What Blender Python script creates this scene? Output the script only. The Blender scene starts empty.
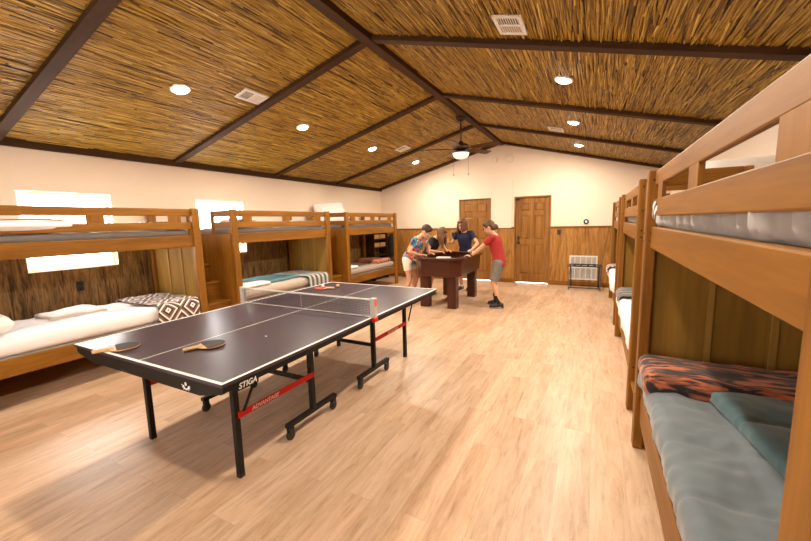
import bpy, bmesh, math, random
from mathutils import Vector, Matrix, Euler, noise
random.seed(7)
PI = math.pi
S = bpy.context.scene
COL = S.collection

# ------------------------------------------------------------------ camera
cam_d = bpy.data.cameras.new('camera'); cam = bpy.data.objects.new('camera', cam_d); COL.objects.link(cam)
cam_d.sensor_width = 36; cam_d.lens = 365.37/811*36; cam_d.clip_start = 0.02
yaw, pitch, roll = 0.4796, 0.1310, -0.0236
cp, sp = math.cos(pitch), math.sin(pitch)
fw = Vector((-math.sin(yaw)*cp, math.cos(yaw)*cp, -sp)); rt = Vector((math.cos(yaw), math.sin(yaw), 0)); up = rt.cross(fw)
r2 = rt*math.cos(roll)+up*math.sin(roll); u2 = -rt*math.sin(roll)+up*math.cos(roll)
M = Matrix((r2, u2, -fw)).transposed().to_4x4(); M.translation = Vector((1.5897, -1.085, 1.5269))
cam.matrix_world = M
S.camera = cam
# ------------------------------------------------------------------ world, exposure
W = bpy.data.worlds.new('world'); S.world = W; W.use_nodes = True
W.node_tree.nodes['Background'].inputs[0].default_value = (1.0, 0.97, 0.93, 1)
W.node_tree.nodes['Background'].inputs[1].default_value = 14.0
S.view_settings.view_transform = 'Standard'; S.view_settings.look = 'None'
S.view_settings.gamma = 1; S.view_settings.use_curve_mapping = False
S.view_settings.exposure = 0.64
LAMP_W = 31.0
LAMP_C = (1.0, 0.86, 0.69)
S.cycles.max_bounces = 8; S.cycles.diffuse_bounces = 5; S.cycles.glossy_bounces = 3
S.cycles.sample_clamp_indirect = 6; S.cycles.caustics_reflective = False; S.cycles.caustics_refractive = False
S.cycles.use_denoising = True

# ------------------------------------------------------------------ room numbers
XL, XR_, YB, YF = -3.87, 2.90, 8.0, -2.7
RX, RZ, SL = -0.484, 3.37, 0.262          # ridge x, reed height at ridge, slope
def roofz(x): return RZ - SL*abs(x-RX)

# ------------------------------------------------------------------ materials
MC = {}
def newmat(name):
    m = bpy.data.materials.new(name); m.use_nodes = True
    return m, m.node_tree.nodes, m.node_tree.links, m.node_tree.nodes['Principled BSDF']
def flat(name, c, rough=0.6, metal=0.0, spec=0.5, emit=None, es=0, nz=0.0, nscale=8.0, bump=0.0, bscale=60, sheen=0):
    if name in MC: return MC[name]
    m, N, L, b = newmat(name)
    b.inputs['Base Color'].default_value = (*c, 1); b.inputs['Roughness'].default_value = rough
    b.inputs['Metallic'].default_value = metal; b.inputs['Specular IOR Level'].default_value = spec
    if sheen: b.inputs['Sheen Weight'].default_value = sheen
    if emit: b.inputs['Emission Color'].default_value = (*emit, 1); b.inputs['Emission Strength'].default_value = es
    tc = N.new('ShaderNodeTexCoord')
    if nz:
        n = N.new('ShaderNodeTexNoise'); n.inputs['Scale'].default_value = nscale; n.inputs['Detail'].default_value = 4
        L.new(tc.outputs['Object'], n.inputs['Vector'])
        mx = N.new('ShaderNodeMix'); mx.data_type = 'RGBA'
        mx.inputs[6].default_value = tuple(x*(1-nz) for x in c)+(1,); mx.inputs[7].default_value = tuple(min(1, x*(1+nz)) for x in c)+(1,)
        L.new(n.outputs['Fac'], mx.inputs[0]); L.new(mx.outputs[2], b.inputs['Base Color'])
    if bump:
        n2 = N.new('ShaderNodeTexNoise'); n2.inputs['Scale'].default_value = bscale; n2.inputs['Detail'].default_value = 3
        L.new(tc.outputs['Object'], n2.inputs['Vector'])
        bp = N.new('ShaderNodeBump'); bp.inputs['Strength'].default_value = bump; bp.inputs['Distance'].default_value = 0.01
        L.new(n2.outputs['Fac'], bp.inputs['Height']); L.new(bp.outputs[0], b.inputs['Normal'])
    MC[name] = m; return m
def ramp(N, stops):
    r = N.new('ShaderNodeValToRGB'); e = r.color_ramp.elements
    while len(e) < len(stops): e.new(0.5)
    for i, (p, c) in enumerate(stops): e[i].position = p; e[i].color = (*c, 1)
    return r
def wood(name, dark, light, axis, rough=0.42, scale=7.0, stretch=0.07, wavy=1.0, contrast=(0.3, 0.7), bump=0.08):
    key = name+axis
    if key in MC: return MC[key]
    m, N, L, b = newmat(key)
    tc = N.new('ShaderNodeTexCoord'); mp = N.new('ShaderNodeMapping')
    sc = [1, 1, 1]; sc['xyz'.index(axis)] = stretch
    mp.inputs['Scale'].default_value = sc
    oi = N.new('ShaderNodeObjectInfo'); add = N.new('ShaderNodeVectorMath'); add.operation = 'ADD'
    sc2 = N.new('ShaderNodeVectorMath'); sc2.operation = 'SCALE'; sc2.inputs[3].default_value = 7.0
    cmb = N.new('ShaderNodeCombineXYZ')
    for i in range(3): L.new(oi.outputs['Random'], cmb.inputs[i])
    L.new(cmb.outputs[0], sc2.inputs[0]); L.new(tc.outputs['Object'], add.inputs[0]); L.new(sc2.outputs[0], add.inputs[1])
    L.new(add.outputs[0], mp.inputs[0])
    n1 = N.new('ShaderNodeTexNoise'); n1.inputs['Scale'].default_value = scale; n1.inputs['Detail'].default_value = 6
    n1.inputs['Distortion'].default_value = wavy; n1.inputs['Roughness'].default_value = 0.6
    n2 = N.new('ShaderNodeTexNoise'); n2.inputs['Scale'].default_value = scale*9; n2.inputs['Detail'].default_value = 2
    L.new(mp.outputs[0], n1.inputs['Vector']); L.new(mp.outputs[0], n2.inputs['Vector'])
    mx = N.new('ShaderNodeMix'); mx.data_type = 'FLOAT'; mx.inputs[0].default_value = 0.3
    L.new(n1.outputs['Fac'], mx.inputs[2]); L.new(n2.outputs['Fac'], mx.inputs[3])
    r = ramp(N, [(contrast[0], dark), (contrast[1], light)])
    L.new(mx.outputs[0], r.inputs[0]); L.new(r.outputs[0], b.inputs['Base Color'])
    b.inputs['Roughness'].default_value = rough; b.inputs['Specular IOR Level'].default_value = .3
    if bump:
        bp = N.new('ShaderNodeBump'); bp.inputs['Strength'].default_value = bump; bp.inputs['Distance'].default_value = 0.005
        L.new(mx.outputs[0], bp.inputs['Height']); L.new(bp.outputs[0], b.inputs['Normal'])
    MC[key] = m; return m
BUNK_D, BUNK_L = (0.145, 0.052, 0.004), (0.330, 0.138, 0.013)
def bw(ax): return wood('bunk_wood_', BUNK_D, BUNK_L, ax, rough=0.48)
def pw(ax): return wood('panel_wood_', (0.17, 0.085, 0.011), (0.34, 0.185, 0.028), ax, rough=0.75, scale=4)
def dw(ax): return wood('door_wood_', (0.17, 0.065, 0.012), (0.42, 0.20, 0.045), ax, rough=0.4, scale=6, wavy=2.0)
def beamw(ax): return wood('beam_wood_', (0.034, 0.014, 0.004), (0.085, 0.036, 0.010), ax, rough=0.8)
def wains(): return wood('wainscot_wood_', (0.22, 0.090, 0.018), (0.50, 0.25, 0.06), 'z', rough=0.5, scale=9, stretch=0.09, wavy=2.6, contrast=(0.36, 0.62))
def darkwood(ax): return wood('game_wood_', (0.035, 0.010, 0.005), (0.10, 0.028, 0.012), ax, rough=0.3)
def wall_paint(): return flat('wall_paint', (0.90, 0.765, 0.63), 0.85, nz=0.03, nscale=2, bump=0.12, bscale=90)

def floor_mat():
    m, N, L, b = newmat('floor_planks')
    tc = N.new('ShaderNodeTexCoord'); mp = N.new('ShaderNodeMapping'); mp.inputs['Rotation'].default_value = (0, 0, PI/2)
    L.new(tc.outputs['Object'], mp.inputs[0])
    br = N.new('ShaderNodeTexBrick'); br.offset = 0.37; br.inputs['Scale'].default_value = 1.0
    br.inputs['Brick Width'].default_value = 1.22; br.inputs['Row Height'].default_value = 0.18
    br.inputs['Mortar Size'].default_value = 0.0014; br.inputs['Mortar Smooth'].default_value = 0.2
    br.inputs['Color1'].default_value = (0, 0, 0, 1); br.inputs['Color2'].default_value = (1, 1, 1, 1); br.inputs['Mortar'].default_value = (.5, .5, .5, 1)
    L.new(mp.outputs[0], br.inputs['Vector'])
    # grain stretched along the planks, shifted for each plank
    sh = N.new('ShaderNodeVectorMath'); sh.operation = 'SCALE'; sh.inputs[3].default_value = 9
    L.new(br.outputs['Color'], sh.inputs[0])
    ad = N.new('ShaderNodeVectorMath'); ad.operation = 'ADD'; L.new(tc.outputs['Object'], ad.inputs[0]); L.new(sh.outputs[0], ad.inputs[1])
    m2 = N.new('ShaderNodeMapping'); m2.inputs['Scale'].default_value = (1, 0.13, 1); L.new(ad.outputs[0], m2.inputs[0])
    n1 = N.new('ShaderNodeTexNoise'); n1.inputs['Scale'].default_value = 26; n1.inputs['Detail'].default_value = 8; n1.inputs['Roughness'].default_value = .7; n1.inputs['Distortion'].default_value = .5
    L.new(m2.outputs[0], n1.inputs['Vector'])
    n3 = N.new('ShaderNodeTexNoise'); n3.inputs['Scale'].default_value = 3.2; n3.inputs['Detail'].default_value = 3; L.new(m2.outputs[0], n3.inputs['Vector'])
    r = ramp(N, [(0.28, (0.42, 0.26, 0.15)), (0.42, (0.59, 0.40, 0.26)), (0.60, (0.70, 0.505, 0.355))])
    L.new(n1.outputs['Fac'], r.inputs[0])
    pr = ramp(N, [(0.0, (0.93, 0.92, 0.90)), (0.5, (1, 1, 1)), (1.0, (1.0, 0.95, 0.9))]); L.new(br.outputs['Color'], pr.inputs[0])
    mu = N.new('ShaderNodeMix'); mu.data_type = 'RGBA'; mu.blend_type = 'MULTIPLY'; mu.inputs[0].default_value = 1
    L.new(r.outputs[0], mu.inputs[6]); L.new(pr.outputs[0], mu.inputs[7])
    r3 = ramp(N, [(0.34, (0.76, 0.70, 0.64)), (0.55, (1, 1, 1))]); L.new(n3.outputs['Fac'], r3.inputs[0])
    mu2 = N.new('ShaderNodeMix'); mu2.data_type = 'RGBA'; mu2.blend_type = 'MULTIPLY'; mu2.inputs[0].default_value = .8
    L.new(mu.outputs[2], mu2.inputs[6]); L.new(r3.outputs[0], mu2.inputs[7])
    mo = N.new('ShaderNodeMix'); mo.data_type = 'RGBA'; mo.inputs[7].default_value = (0.30, 0.19, 0.11, 1)
    ms = N.new('ShaderNodeMath'); ms.operation = 'MULTIPLY'; ms.inputs[1].default_value = .3; L.new(br.outputs['Fac'], ms.inputs[0])
    L.new(ms.outputs[0], mo.inputs[0]); L.new(mu2.outputs[2], mo.inputs[6]); L.new(mo.outputs[2], b.inputs['Base Color'])
    b.inputs['Roughness'].default_value = 0.36; b.inputs['Specular IOR Level'].default_value = 0.45
    bp = N.new('ShaderNodeBump'); bp.inputs['Strength'].default_value = .12; bp.inputs['Distance'].default_value = .004
    L.new(n1.outputs['Fac'], bp.inputs['Height']); L.new(bp.outputs[0], b.inputs['Normal'])
    return m
def reed_mat():
    m, N, L, b = newmat('reeds')
    at = N.new('ShaderNodeAttribute'); at.attribute_name = 'reed'
    r = ramp(N, [(0.0, (0.06, 0.026, 0.005)), (0.16, (0.27, 0.145, 0.018)), (0.45, (0.46, 0.275, 0.033)), (0.8, (0.60, 0.38, 0.055)), (1.0, (0.82, 0.58, 0.15))])
    L.new(at.outputs['Fac'], r.inputs[0])
    tc = N.new('ShaderNodeTexCoord'); mp = N.new('ShaderNodeMapping'); mp.inputs['Scale'].default_value = (90, 5, 30); L.new(tc.outputs['Object'], mp.inputs[0])
    n = N.new('ShaderNodeTexNoise'); n.inputs['Scale'].default_value = 1; n.inputs['Detail'].default_value = 3; L.new(mp.outputs[0], n.inputs['Vector'])
    rr = ramp(N, [(0.33, (0.42, 0.36, 0.28)), (0.55, (1, 1, 1))]); L.new(n.outputs['Fac'], rr.inputs[0])
    mu = N.new('ShaderNodeMix'); mu.data_type = 'RGBA'; mu.blend_type = 'MULTIPLY'; mu.inputs[0].default_value = .8
    L.new(r.outputs[0], mu.inputs[6]); L.new(rr.outputs[0], mu.inputs[7]); L.new(mu.outputs[2], b.inputs['Base Color'])
    b.inputs['Roughness'].default_value = 0.5
    return m
def pattern(name, kind, cols, scale=1.0, rough=0.9):
    """kinds: stripes (along object y), diamonds, tiger, floral, crinkle"""
    if name in MC: return MC[name]
    m, N, L, b = newmat(name); b.inputs['Roughness'].default_value = rough; b.inputs['Sheen Weight'].default_value = .2
    tc = N.new('ShaderNodeTexCoord'); out = None
    if kind == 'stripes':
        sx = N.new('ShaderNodeSeparateXYZ'); L.new(tc.outputs['Object'], sx.inputs[0])
        mt = N.new('ShaderNodeMath'); mt.operation = 'MULTIPLY'; mt.inputs[1].default_value = scale; L.new(sx.outputs['Y'], mt.inputs[0])
        fr = N.new('ShaderNodeMath'); fr.operation = 'FRACT'; L.new(mt.outputs[0], fr.inputs[0])
        r = ramp(N, [(i/len(cols), c) for i, c in enumerate(cols)]); r.color_ramp.interpolation = 'CONSTANT'
        L.new(fr.outputs[0], r.inputs[0]); out = r.outputs[0]
    elif kind == 'diamonds':
        sx = N.new('ShaderNodeSeparateXYZ'); L.new(tc.outputs['Object'], sx.inputs[0])
        def tri(sock, k):
            a = N.new('ShaderNodeMath'); a.operation = 'MULTIPLY'; a.inputs[1].default_value = k; L.new(sock, a.inputs[0])
            p = N.new('ShaderNodeMath'); p.operation = 'PINGPONG'; p.inputs[1].default_value = 1.0; L.new(a.outputs[0], p.inputs[0]); return p.outputs[0]
        ax = N.new('ShaderNodeMath'); ax.operation = 'SUBTRACT'; L.new(sx.outputs['X'], ax.inputs[0]); L.new(sx.outputs['Z'], ax.inputs[1])
        t1 = tri(ax.outputs[0], scale); t2 = tri(sx.outputs['Y'], scale*1.25)
        s = N.new('ShaderNodeMath'); s.operation = 'ADD'; L.new(t1, s.inputs[0]); L.new(t2, s.inputs[1])
        k = N.new('ShaderNodeMath'); k.operation = 'MULTIPLY'; k.inputs[1].default_value = 1.9; L.new(s.outputs[0], k.inputs[0])
        f = N.new('ShaderNodeMath'); f.operation = 'FRACT'; L.new(k.outputs[0], f.inputs[0])
        r = ramp(N, [(0.0, cols[0]), (0.34, cols[1]), (0.66, cols[2] if len(cols) > 2 else cols[0])]); r.color_ramp.interpolation = 'CONSTANT'
        L.new(f.outputs[0], r.inputs[0]); out = r.outputs[0]
    elif kind == 'tiger':
        mp = N.new('ShaderNodeMapping'); mp.inputs['Scale'].default_value = (5*scale, 30*scale, 16*scale); L.new(tc.outputs['Object'], mp.inputs[0])
        n = N.new('ShaderNodeTexNoise'); n.inputs['Scale'].default_value = 1; n.inputs['Detail'].default_value = 3; n.inputs['Distortion'].default_value = .9
        L.new(mp.outputs[0], n.inputs['Vector'])
        r = ramp(N, [(0.0, cols[0]), (0.47, cols[0]), (0.51, cols[1]), (0.62, cols[2])]); L.new(n.outputs['Fac'], r.inputs[0]); out = r.outputs[0]
    elif kind == 'floral':
        v = N.new('ShaderNodeTexVoronoi'); v.inputs['Scale'].default_value = scale; 
        n = N.new('ShaderNodeTexNoise'); n.inputs['Scale'].default_value = scale*.8
        L.new(tc.outputs['Object'], n.inputs['Vector'])
        ad = N.new('ShaderNodeMix'); ad.data_type = 'VECTOR'; ad.inputs[0].default_value = .12; L.new(tc.outputs['Object'], ad.inputs[4]); L.new(n.outputs['Color'], ad.inputs[5])
        L.new(ad.outputs[1], v.inputs['Vector'])
        sc = N.new('ShaderNodeSeparateColor'); L.new(v.outputs['Color'], sc.inputs[0])
        r = ramp(N, [(i/len(cols), c) for i, c in enumerate(cols)]); r.color_ramp.interpolation = 'CONSTANT'
        L.new(sc.outputs[0], r.inputs[0]); out = r.outputs[0]
    L.new(out, b.inputs['Base Color'])
    MC[name] = m; return m
BLACK = flat('black_metal', (0.007, 0.006, 0.005), 0.5, 0.0, spec=.3)
BLACKP = flat('black_plastic', (0.015, 0.014, 0.014), 0.4)
WHITE = flat('white_plastic', (0.8, 0.78, 0.74), 0.4)
RED = flat('red_paint', (0.80, 0.012, 0.006), 0.5, spec=.25)
WCLOTH = flat('white_cloth', (0.86, 0.82, 0.80), 0.9, nz=.03, bump=.15, bscale=25, sheen=.2)
DECK = wood('deck_wood_', (0.30, 0.16, 0.06), (0.5, 0.3, 0.13), 'x')

# ------------------------------------------------------------------ mesh helpers
class MB:
    def __init__(s): s.v = []; s.f = []
    def add(s, v, f):
        o = len(s.v); s.v += [tuple(p) for p in v]; s.f += [tuple(i+o for i in q) for q in f]; return s
    def box(s, x0, x1, y0, y1, z0, z1):
        x0, x1 = sorted((x0, x1)); y0, y1 = sorted((y0, y1)); z0, z1 = sorted((z0, z1))
        v = [(x, y, z) for z in (z0, z1) for y in (y0, y1) for x in (x0, x1)]
        return s.add(v, [(0, 2, 3, 1), (4, 5, 7, 6), (0, 1, 5, 4), (2, 6, 7, 3), (0, 4, 6, 2), (1, 3, 7, 5)])
    def bar(s, a, b, w, h, upv=(0, 0, 1)):
        a, b = Vector(a), Vector(b); d = (b-a).normalized(); u = Vector(upv)
        if abs(d.dot(u)) > .98: u = Vector((1, 0, 0))
        r = d.cross(u).normalized(); u = r.cross(d)
        v = [p+r*(w/2*i)+u*(h/2*j) for p in (a, b) for i, j in ((-1, -1), (1, -1), (1, 1), (-1, 1))]
        return s.add(v, [(0, 3, 2, 1), (4, 5, 6, 7), (0, 1, 5, 4), (1, 2, 6, 5), (2, 3, 7, 6), (3, 0, 4, 7)])
    def tube(s, a, b, r0, r1=None, n=12, caps=True):
        r1 = r0 if r1 is None else r1
        a, b = Vector(a), Vector(b); d = (b-a).normalized(); u = Vector((0, 0, 1)) if abs(d.z) < .9 else Vector((1, 0, 0))
        r = d.cross(u).normalized(); u = r.cross(d)
        v = [p+(r*math.cos(t)+u*math.sin(t))*q for p, q in ((a, r0), (b, r1)) for t in [2*PI*i/n for i in range(n)]]
        f = [(i, (i+1) % n, n+(i+1) % n, n+i) for i in range(n)]
        if caps: f += [tuple(range(n-1, -1, -1)), tuple(range(n, 2*n))]
        return s.add(v, f)
    def lathe(s, prof, c=(0, 0, 0), axis='z', n=20, R=None):
        v = []; 
        for (r, h) in prof:
            for i in range(n):
                t = 2*PI*i/n; p = Vector((r*math.cos(t), r*math.sin(t), h))
                if axis == 'x': p = Vector((p.z, p.x, p.y))
                if axis == 'y': p = Vector((p.x, p.z, p.y))
                if R: p = R @ p
                v.append(p+Vector(c))
        f = []
        for k in range(len(prof)-1):
            for i in range(n): f.append((k*n+i, k*n+(i+1) % n, (k+1)*n+(i+1) % n, (k+1)*n+i))
        f += [tuple(range(n-1, -1, -1)), tuple(range((len(prof)-1)*n, len(prof)*n))]
        return s.add(v, f)
    def ball(s, c, r, n=12, R=None):
        c = Vector(c); r = (r, r, r) if isinstance(r, (int, float)) else r
        v = []; m = n//2+2
        for k in range(1, m):
            a = PI*k/m
            for i in range(n):
                t = 2*PI*i/n; p = Vector((r[0]*math.sin(a)*math.cos(t), r[1]*math.sin(a)*math.sin(t), r[2]*math.cos(a)))
                v.append(c+(R @ p if R else p))
        f = [((k)*n+i, (k+1)*n+i, (k+1)*n+(i+1) % n, k*n+(i+1) % n) for k in range(m-2) for i in range(n)]
        f += [tuple(range(n)), tuple(range((m-2)*n+n-1, (m-2)*n-1, -1))]
        return s.add(v, f)
    def prism(s, pts, z0, z1):
        n = len(pts); v = [(x, y, z0) for x, y in pts]+[(x, y, z1) for x, y in pts]
        return s.add(v, [tuple(range(n-1, -1, -1)), tuple(range(n, 2*n))]+[(i, (i+1) % n, n+(i+1) % n, n+i) for i in range(n)])
    def rings(s, rs):
        n = len(rs[0]); v = [p for r in rs for p in r]
        f = [(k*n+i, k*n+(i+1) % n, (k+1)*n+(i+1) % n, (k+1)*n+i) for k in range(len(rs)-1) for i in range(n)]
        f += [tuple(range(n-1, -1, -1)), tuple(range((len(rs)-1)*n, len(rs)*n))]
        return s.add(v, f)
    def build(s, name, m, parent=None, bevel=0.0, smooth=False, seg=2, mods=()):
        me = bpy.data.meshes.new(name); me.from_pydata(s.v, [], s.f); me.update()
        bm = bmesh.new(); bm.from_mesh(me); bmesh.ops.recalc_face_normals(bm, faces=bm.faces); bm.to_mesh(me); bm.free()
        me.materials.append(m)
        o = bpy.data.objects.new(name, me); COL.objects.link(o)
        if parent: o.parent = parent
        if smooth:
            for p in me.polygons: p.use_smooth = True
        if bevel:
            b = o.modifiers.new('b', 'BEVEL'); b.width = bevel; b.segments = seg; b.limit_method = 'ANGLE'
        for t, kw in mods:
            md = o.modifiers.new(t, t)
            for k, x in kw.items(): setattr(md, k, x)
        return o
def tag(o, label, cat, group=None, kind=None):
    o['label'] = label; o['category'] = cat
    if group: o['group'] = group
    if kind: o['kind'] = kind
    return o
def thing(name, label, cat, loc=(0, 0, 0), rz=0, group=None):
    o = bpy.data.objects.new(name, None); COL.objects.link(o); o.location = loc; o.rotation_euler = (0, 0, rz); o.empty_display_size = .1
    return tag(o, label, cat, group)
def struct(o): o['kind'] = 'structure'; return o
def box(name, m, x0, x1, y0, y1, z0, z1, parent=None, bevel=0.0):
    return MB().box(x0, x1, y0, y1, z0, z1).build(name, m, parent, bevel)
def copy_tree(o, parent=None):
    c = o.copy(); COL.objects.link(c)
    if parent: c.parent = parent
    for ch in o.children: copy_tree(ch, c)
    return c
def slab(name, m, x0, x1, y0, y1, z0, z1, parent=None, amp=0.008, nf=6.0, res=0.045, rad=None, quilt=None, seed=0.0, puff=0.0, plump=0.0, loc=None, rot=None):
    """soft rounded slab (mattress, quilt, pillow) with noise folds; quilt=(dx,dy) stitches a grid"""
    lx, ly, h = x1-x0, y1-y0, z1-z0; rad = rad if rad is not None else h*.45
    nx, ny = max(6, int(lx/res)), max(6, int(ly/res)); nz = max(2, int(h/res)+1)
    bm = bmesh.new(); vs = {}
    def P(i, j, k):
        key = (i, j, k)
        if key in vs: return vs[key]
        p = Vector((i/nx*lx-lx/2, j/ny*ly-ly/2, k/nz*h-h/2)); hx = Vector((lx/2-rad, ly/2-rad, max(0.0, h/2-rad)))
        q = Vector([max(-hx[a], min(hx[a], p[a])) for a in range(3)]); d = p-q
        if d.length > 1e-9:
            mxn = max(abs(d.x), abs(d.y), abs(d.z)); d = d*(mxn/d.length)
        r = q+d
        if plump:
            e = (1-(abs(r.x)/(lx/2))**2.2)*(1-(abs(r.y)/(ly/2))**2.2); r.z *= (1-plump)+plump*max(0, e)**.5
        n = noise.noise(Vector((r.x*nf+seed, r.y*nf*.8, seed*1.7+r.z*2)))+.5*noise.noise(Vector((r.x*nf*2.3, r.y*nf*2.6+seed, 3)))
        nrm = d.normalized() if d.length > 1e-9 else Vector((0, 0, 1 if k == nz else -1))
        if k > 0: r += nrm*n*amp
        if puff and quilt and k > 0:
            ax = abs(math.sin(PI*(r.x+lx/2+(r.z-h/2)*1.0*(1 if r.x > 0 else -1))/quilt[0])); ay = abs(math.sin(PI*(r.y+ly/2)/quilt[1]))
            mn = min(ax, ay)**.28; r += nrm*(puff*(mn-1)+puff*.35*(1.15-mn)*noise.noise(Vector((r.x*26+seed, r.y*26, r.z*20))))
        vs[key] = bm.verts.new(r); return vs[key]
    def quad(*k):
        try: bm.faces.new([P(*a) for a in k])
        except ValueError: pass
    for i in range(nx):
        for j in range(ny):
            quad((i, j, nz), (i+1, j, nz), (i+1, j+1, nz), (i, j+1, nz)); quad((i, j, 0), (i, j+1, 0), (i+1, j+1, 0), (i+1, j, 0))
    for k in range(nz):
        for i in range(nx):
            quad((i, 0, k), (i+1, 0, k), (i+1, 0, k+1), (i, 0, k+1)); quad((i, ny, k), (i, ny, k+1), (i+1, ny, k+1), (i+1, ny, k))
        for j in range(ny):
            quad((0, j, k), (0, j, k+1), (0, j+1, k+1), (0, j+1, k)); quad((nx, j, k), (nx, j+1, k), (nx, j+1, k+1), (nx, j, k+1))
    bmesh.ops.recalc_face_normals(bm, faces=bm.faces)
    me = bpy.data.meshes.new(name); bm.to_mesh(me); bm.free(); me.materials.append(m)
    for p in me.polygons: p.use_smooth = True
    o = bpy.data.objects.new(name, me); COL.objects.link(o)
    o.location = loc if loc else ((x0+x1)/2, (y0+y1)/2, (z0+z1)/2)
    if rot: o.rotation_euler = rot
    if parent: o.parent = parent
    return o

# ================================================================== STRUCTURE
struct(box('floor', floor_mat(), XL-.3, XR_+.3, YF-.2, YB+.3, -.1, 0))
# walls: thick boxes around openings
def wall_with_holes(name, m, axis, c0, c1, a0, a1, z1, holes):
    mb = MB(); xs = sorted(set([a0, a1]+[h[0] for h in holes]+[h[1] for h in holes]))
    for i in range(len(xs)-1):
        mid = (xs[i]+xs[i+1])/2; hs = [h for h in holes if h[0] < mid < h[1]]
        segs = [(0, z1)] if not hs else [(0, hs[0][2]), (hs[0][3], z1)]
        for (p, q) in segs:
            if q-p < 1e-4: continue
            if axis == 'y': mb.box(c0, c1, xs[i], xs[i+1], p, q)
            else: mb.box(xs[i], xs[i+1], c0, c1, p, q)
    return struct(mb.build(name, m))
WIN = [(0.52, 1.38, 1.07, 1.96), (2.50, 3.35, 1.07, 1.94), ][:2]
wall_with_holes('wall_left', wall_paint(), 'y', XL-.16, XL, YF, YB, 2.62, WIN)
wall_with_holes('wall_right', wall_paint(), 'y', XR_, XR_+.16, YF, YB, 2.62, [])
D1, D2 = (-1.55, -.72), (-.154, .666)
DH = 2.07
# back wall with gable: lower part with door holes, gable prism above
wb = MB(); edges = [XL-.16, D1[0], D1[1], D2[0], D2[1], XR_+.16]
wb.box(edges[0], edges[1], YB, YB+.16, 0, 2.4); wb.box(edges[2], edges[3], YB, YB+.16, 0, 2.4); wb.box(edges[4], edges[5], YB, YB+.16, 0, 2.4)
wb.box(D1[0], D1[1], YB, YB+.16, DH, 2.4); wb.box(D2[0], D2[1], YB, YB+.16, DH, 2.4)
for y0 in (YB,):
    v = [(x, y, z) for y in (YB, YB+.16) for x, z in ((XL-.16, 2.4), (XR_+.16, 2.4), (XR_+.16, roofz(XR_)+.1), (RX, RZ+.12), (XL-.16, roofz(XL)+.1))]
    wb.add(v, [(4, 3, 2, 1, 0), (5, 6, 7, 8, 9), (0, 1, 6, 5), (1, 2, 7, 6), (2, 3, 8, 7), (3, 4, 9, 8), (4, 0, 5, 9)])
struct(wb.build('wall_back', wall_paint()))
FW = (-1.25, -.25, 2.05)          # glazed double door in the wall behind the camera
wf = MB(); e0, e1 = XL-.16, XR_+.16
wf.box(e0, FW[0], YF-.16, YF, 0, 2.4).box(FW[1], e1, YF-.16, YF, 0, 2.4).box(FW[0], FW[1], YF-.16, YF, FW[2], 2.4)
wf.add([(x, y, z) for y in (YF-.16, YF) for x, z in ((e0, 2.4), (e1, 2.4), (e1, roofz(XR_)+.1), (RX, RZ+.12), (e0, roofz(XL)+.1))],
       [(4, 3, 2, 1, 0), (5, 6, 7, 8, 9), (0, 1, 6, 5), (1, 2, 7, 6), (2, 3, 8, 7), (3, 4, 9, 8), (4, 0, 5, 9)])
struct(wf.build('wall_front', wall_paint()))
# shallow raised band in wall paint between the doors
struct(box('trim_1', wall_paint(), -.70, -.215, YB-.03, YB+.01, 1.335, 2.44))

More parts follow.
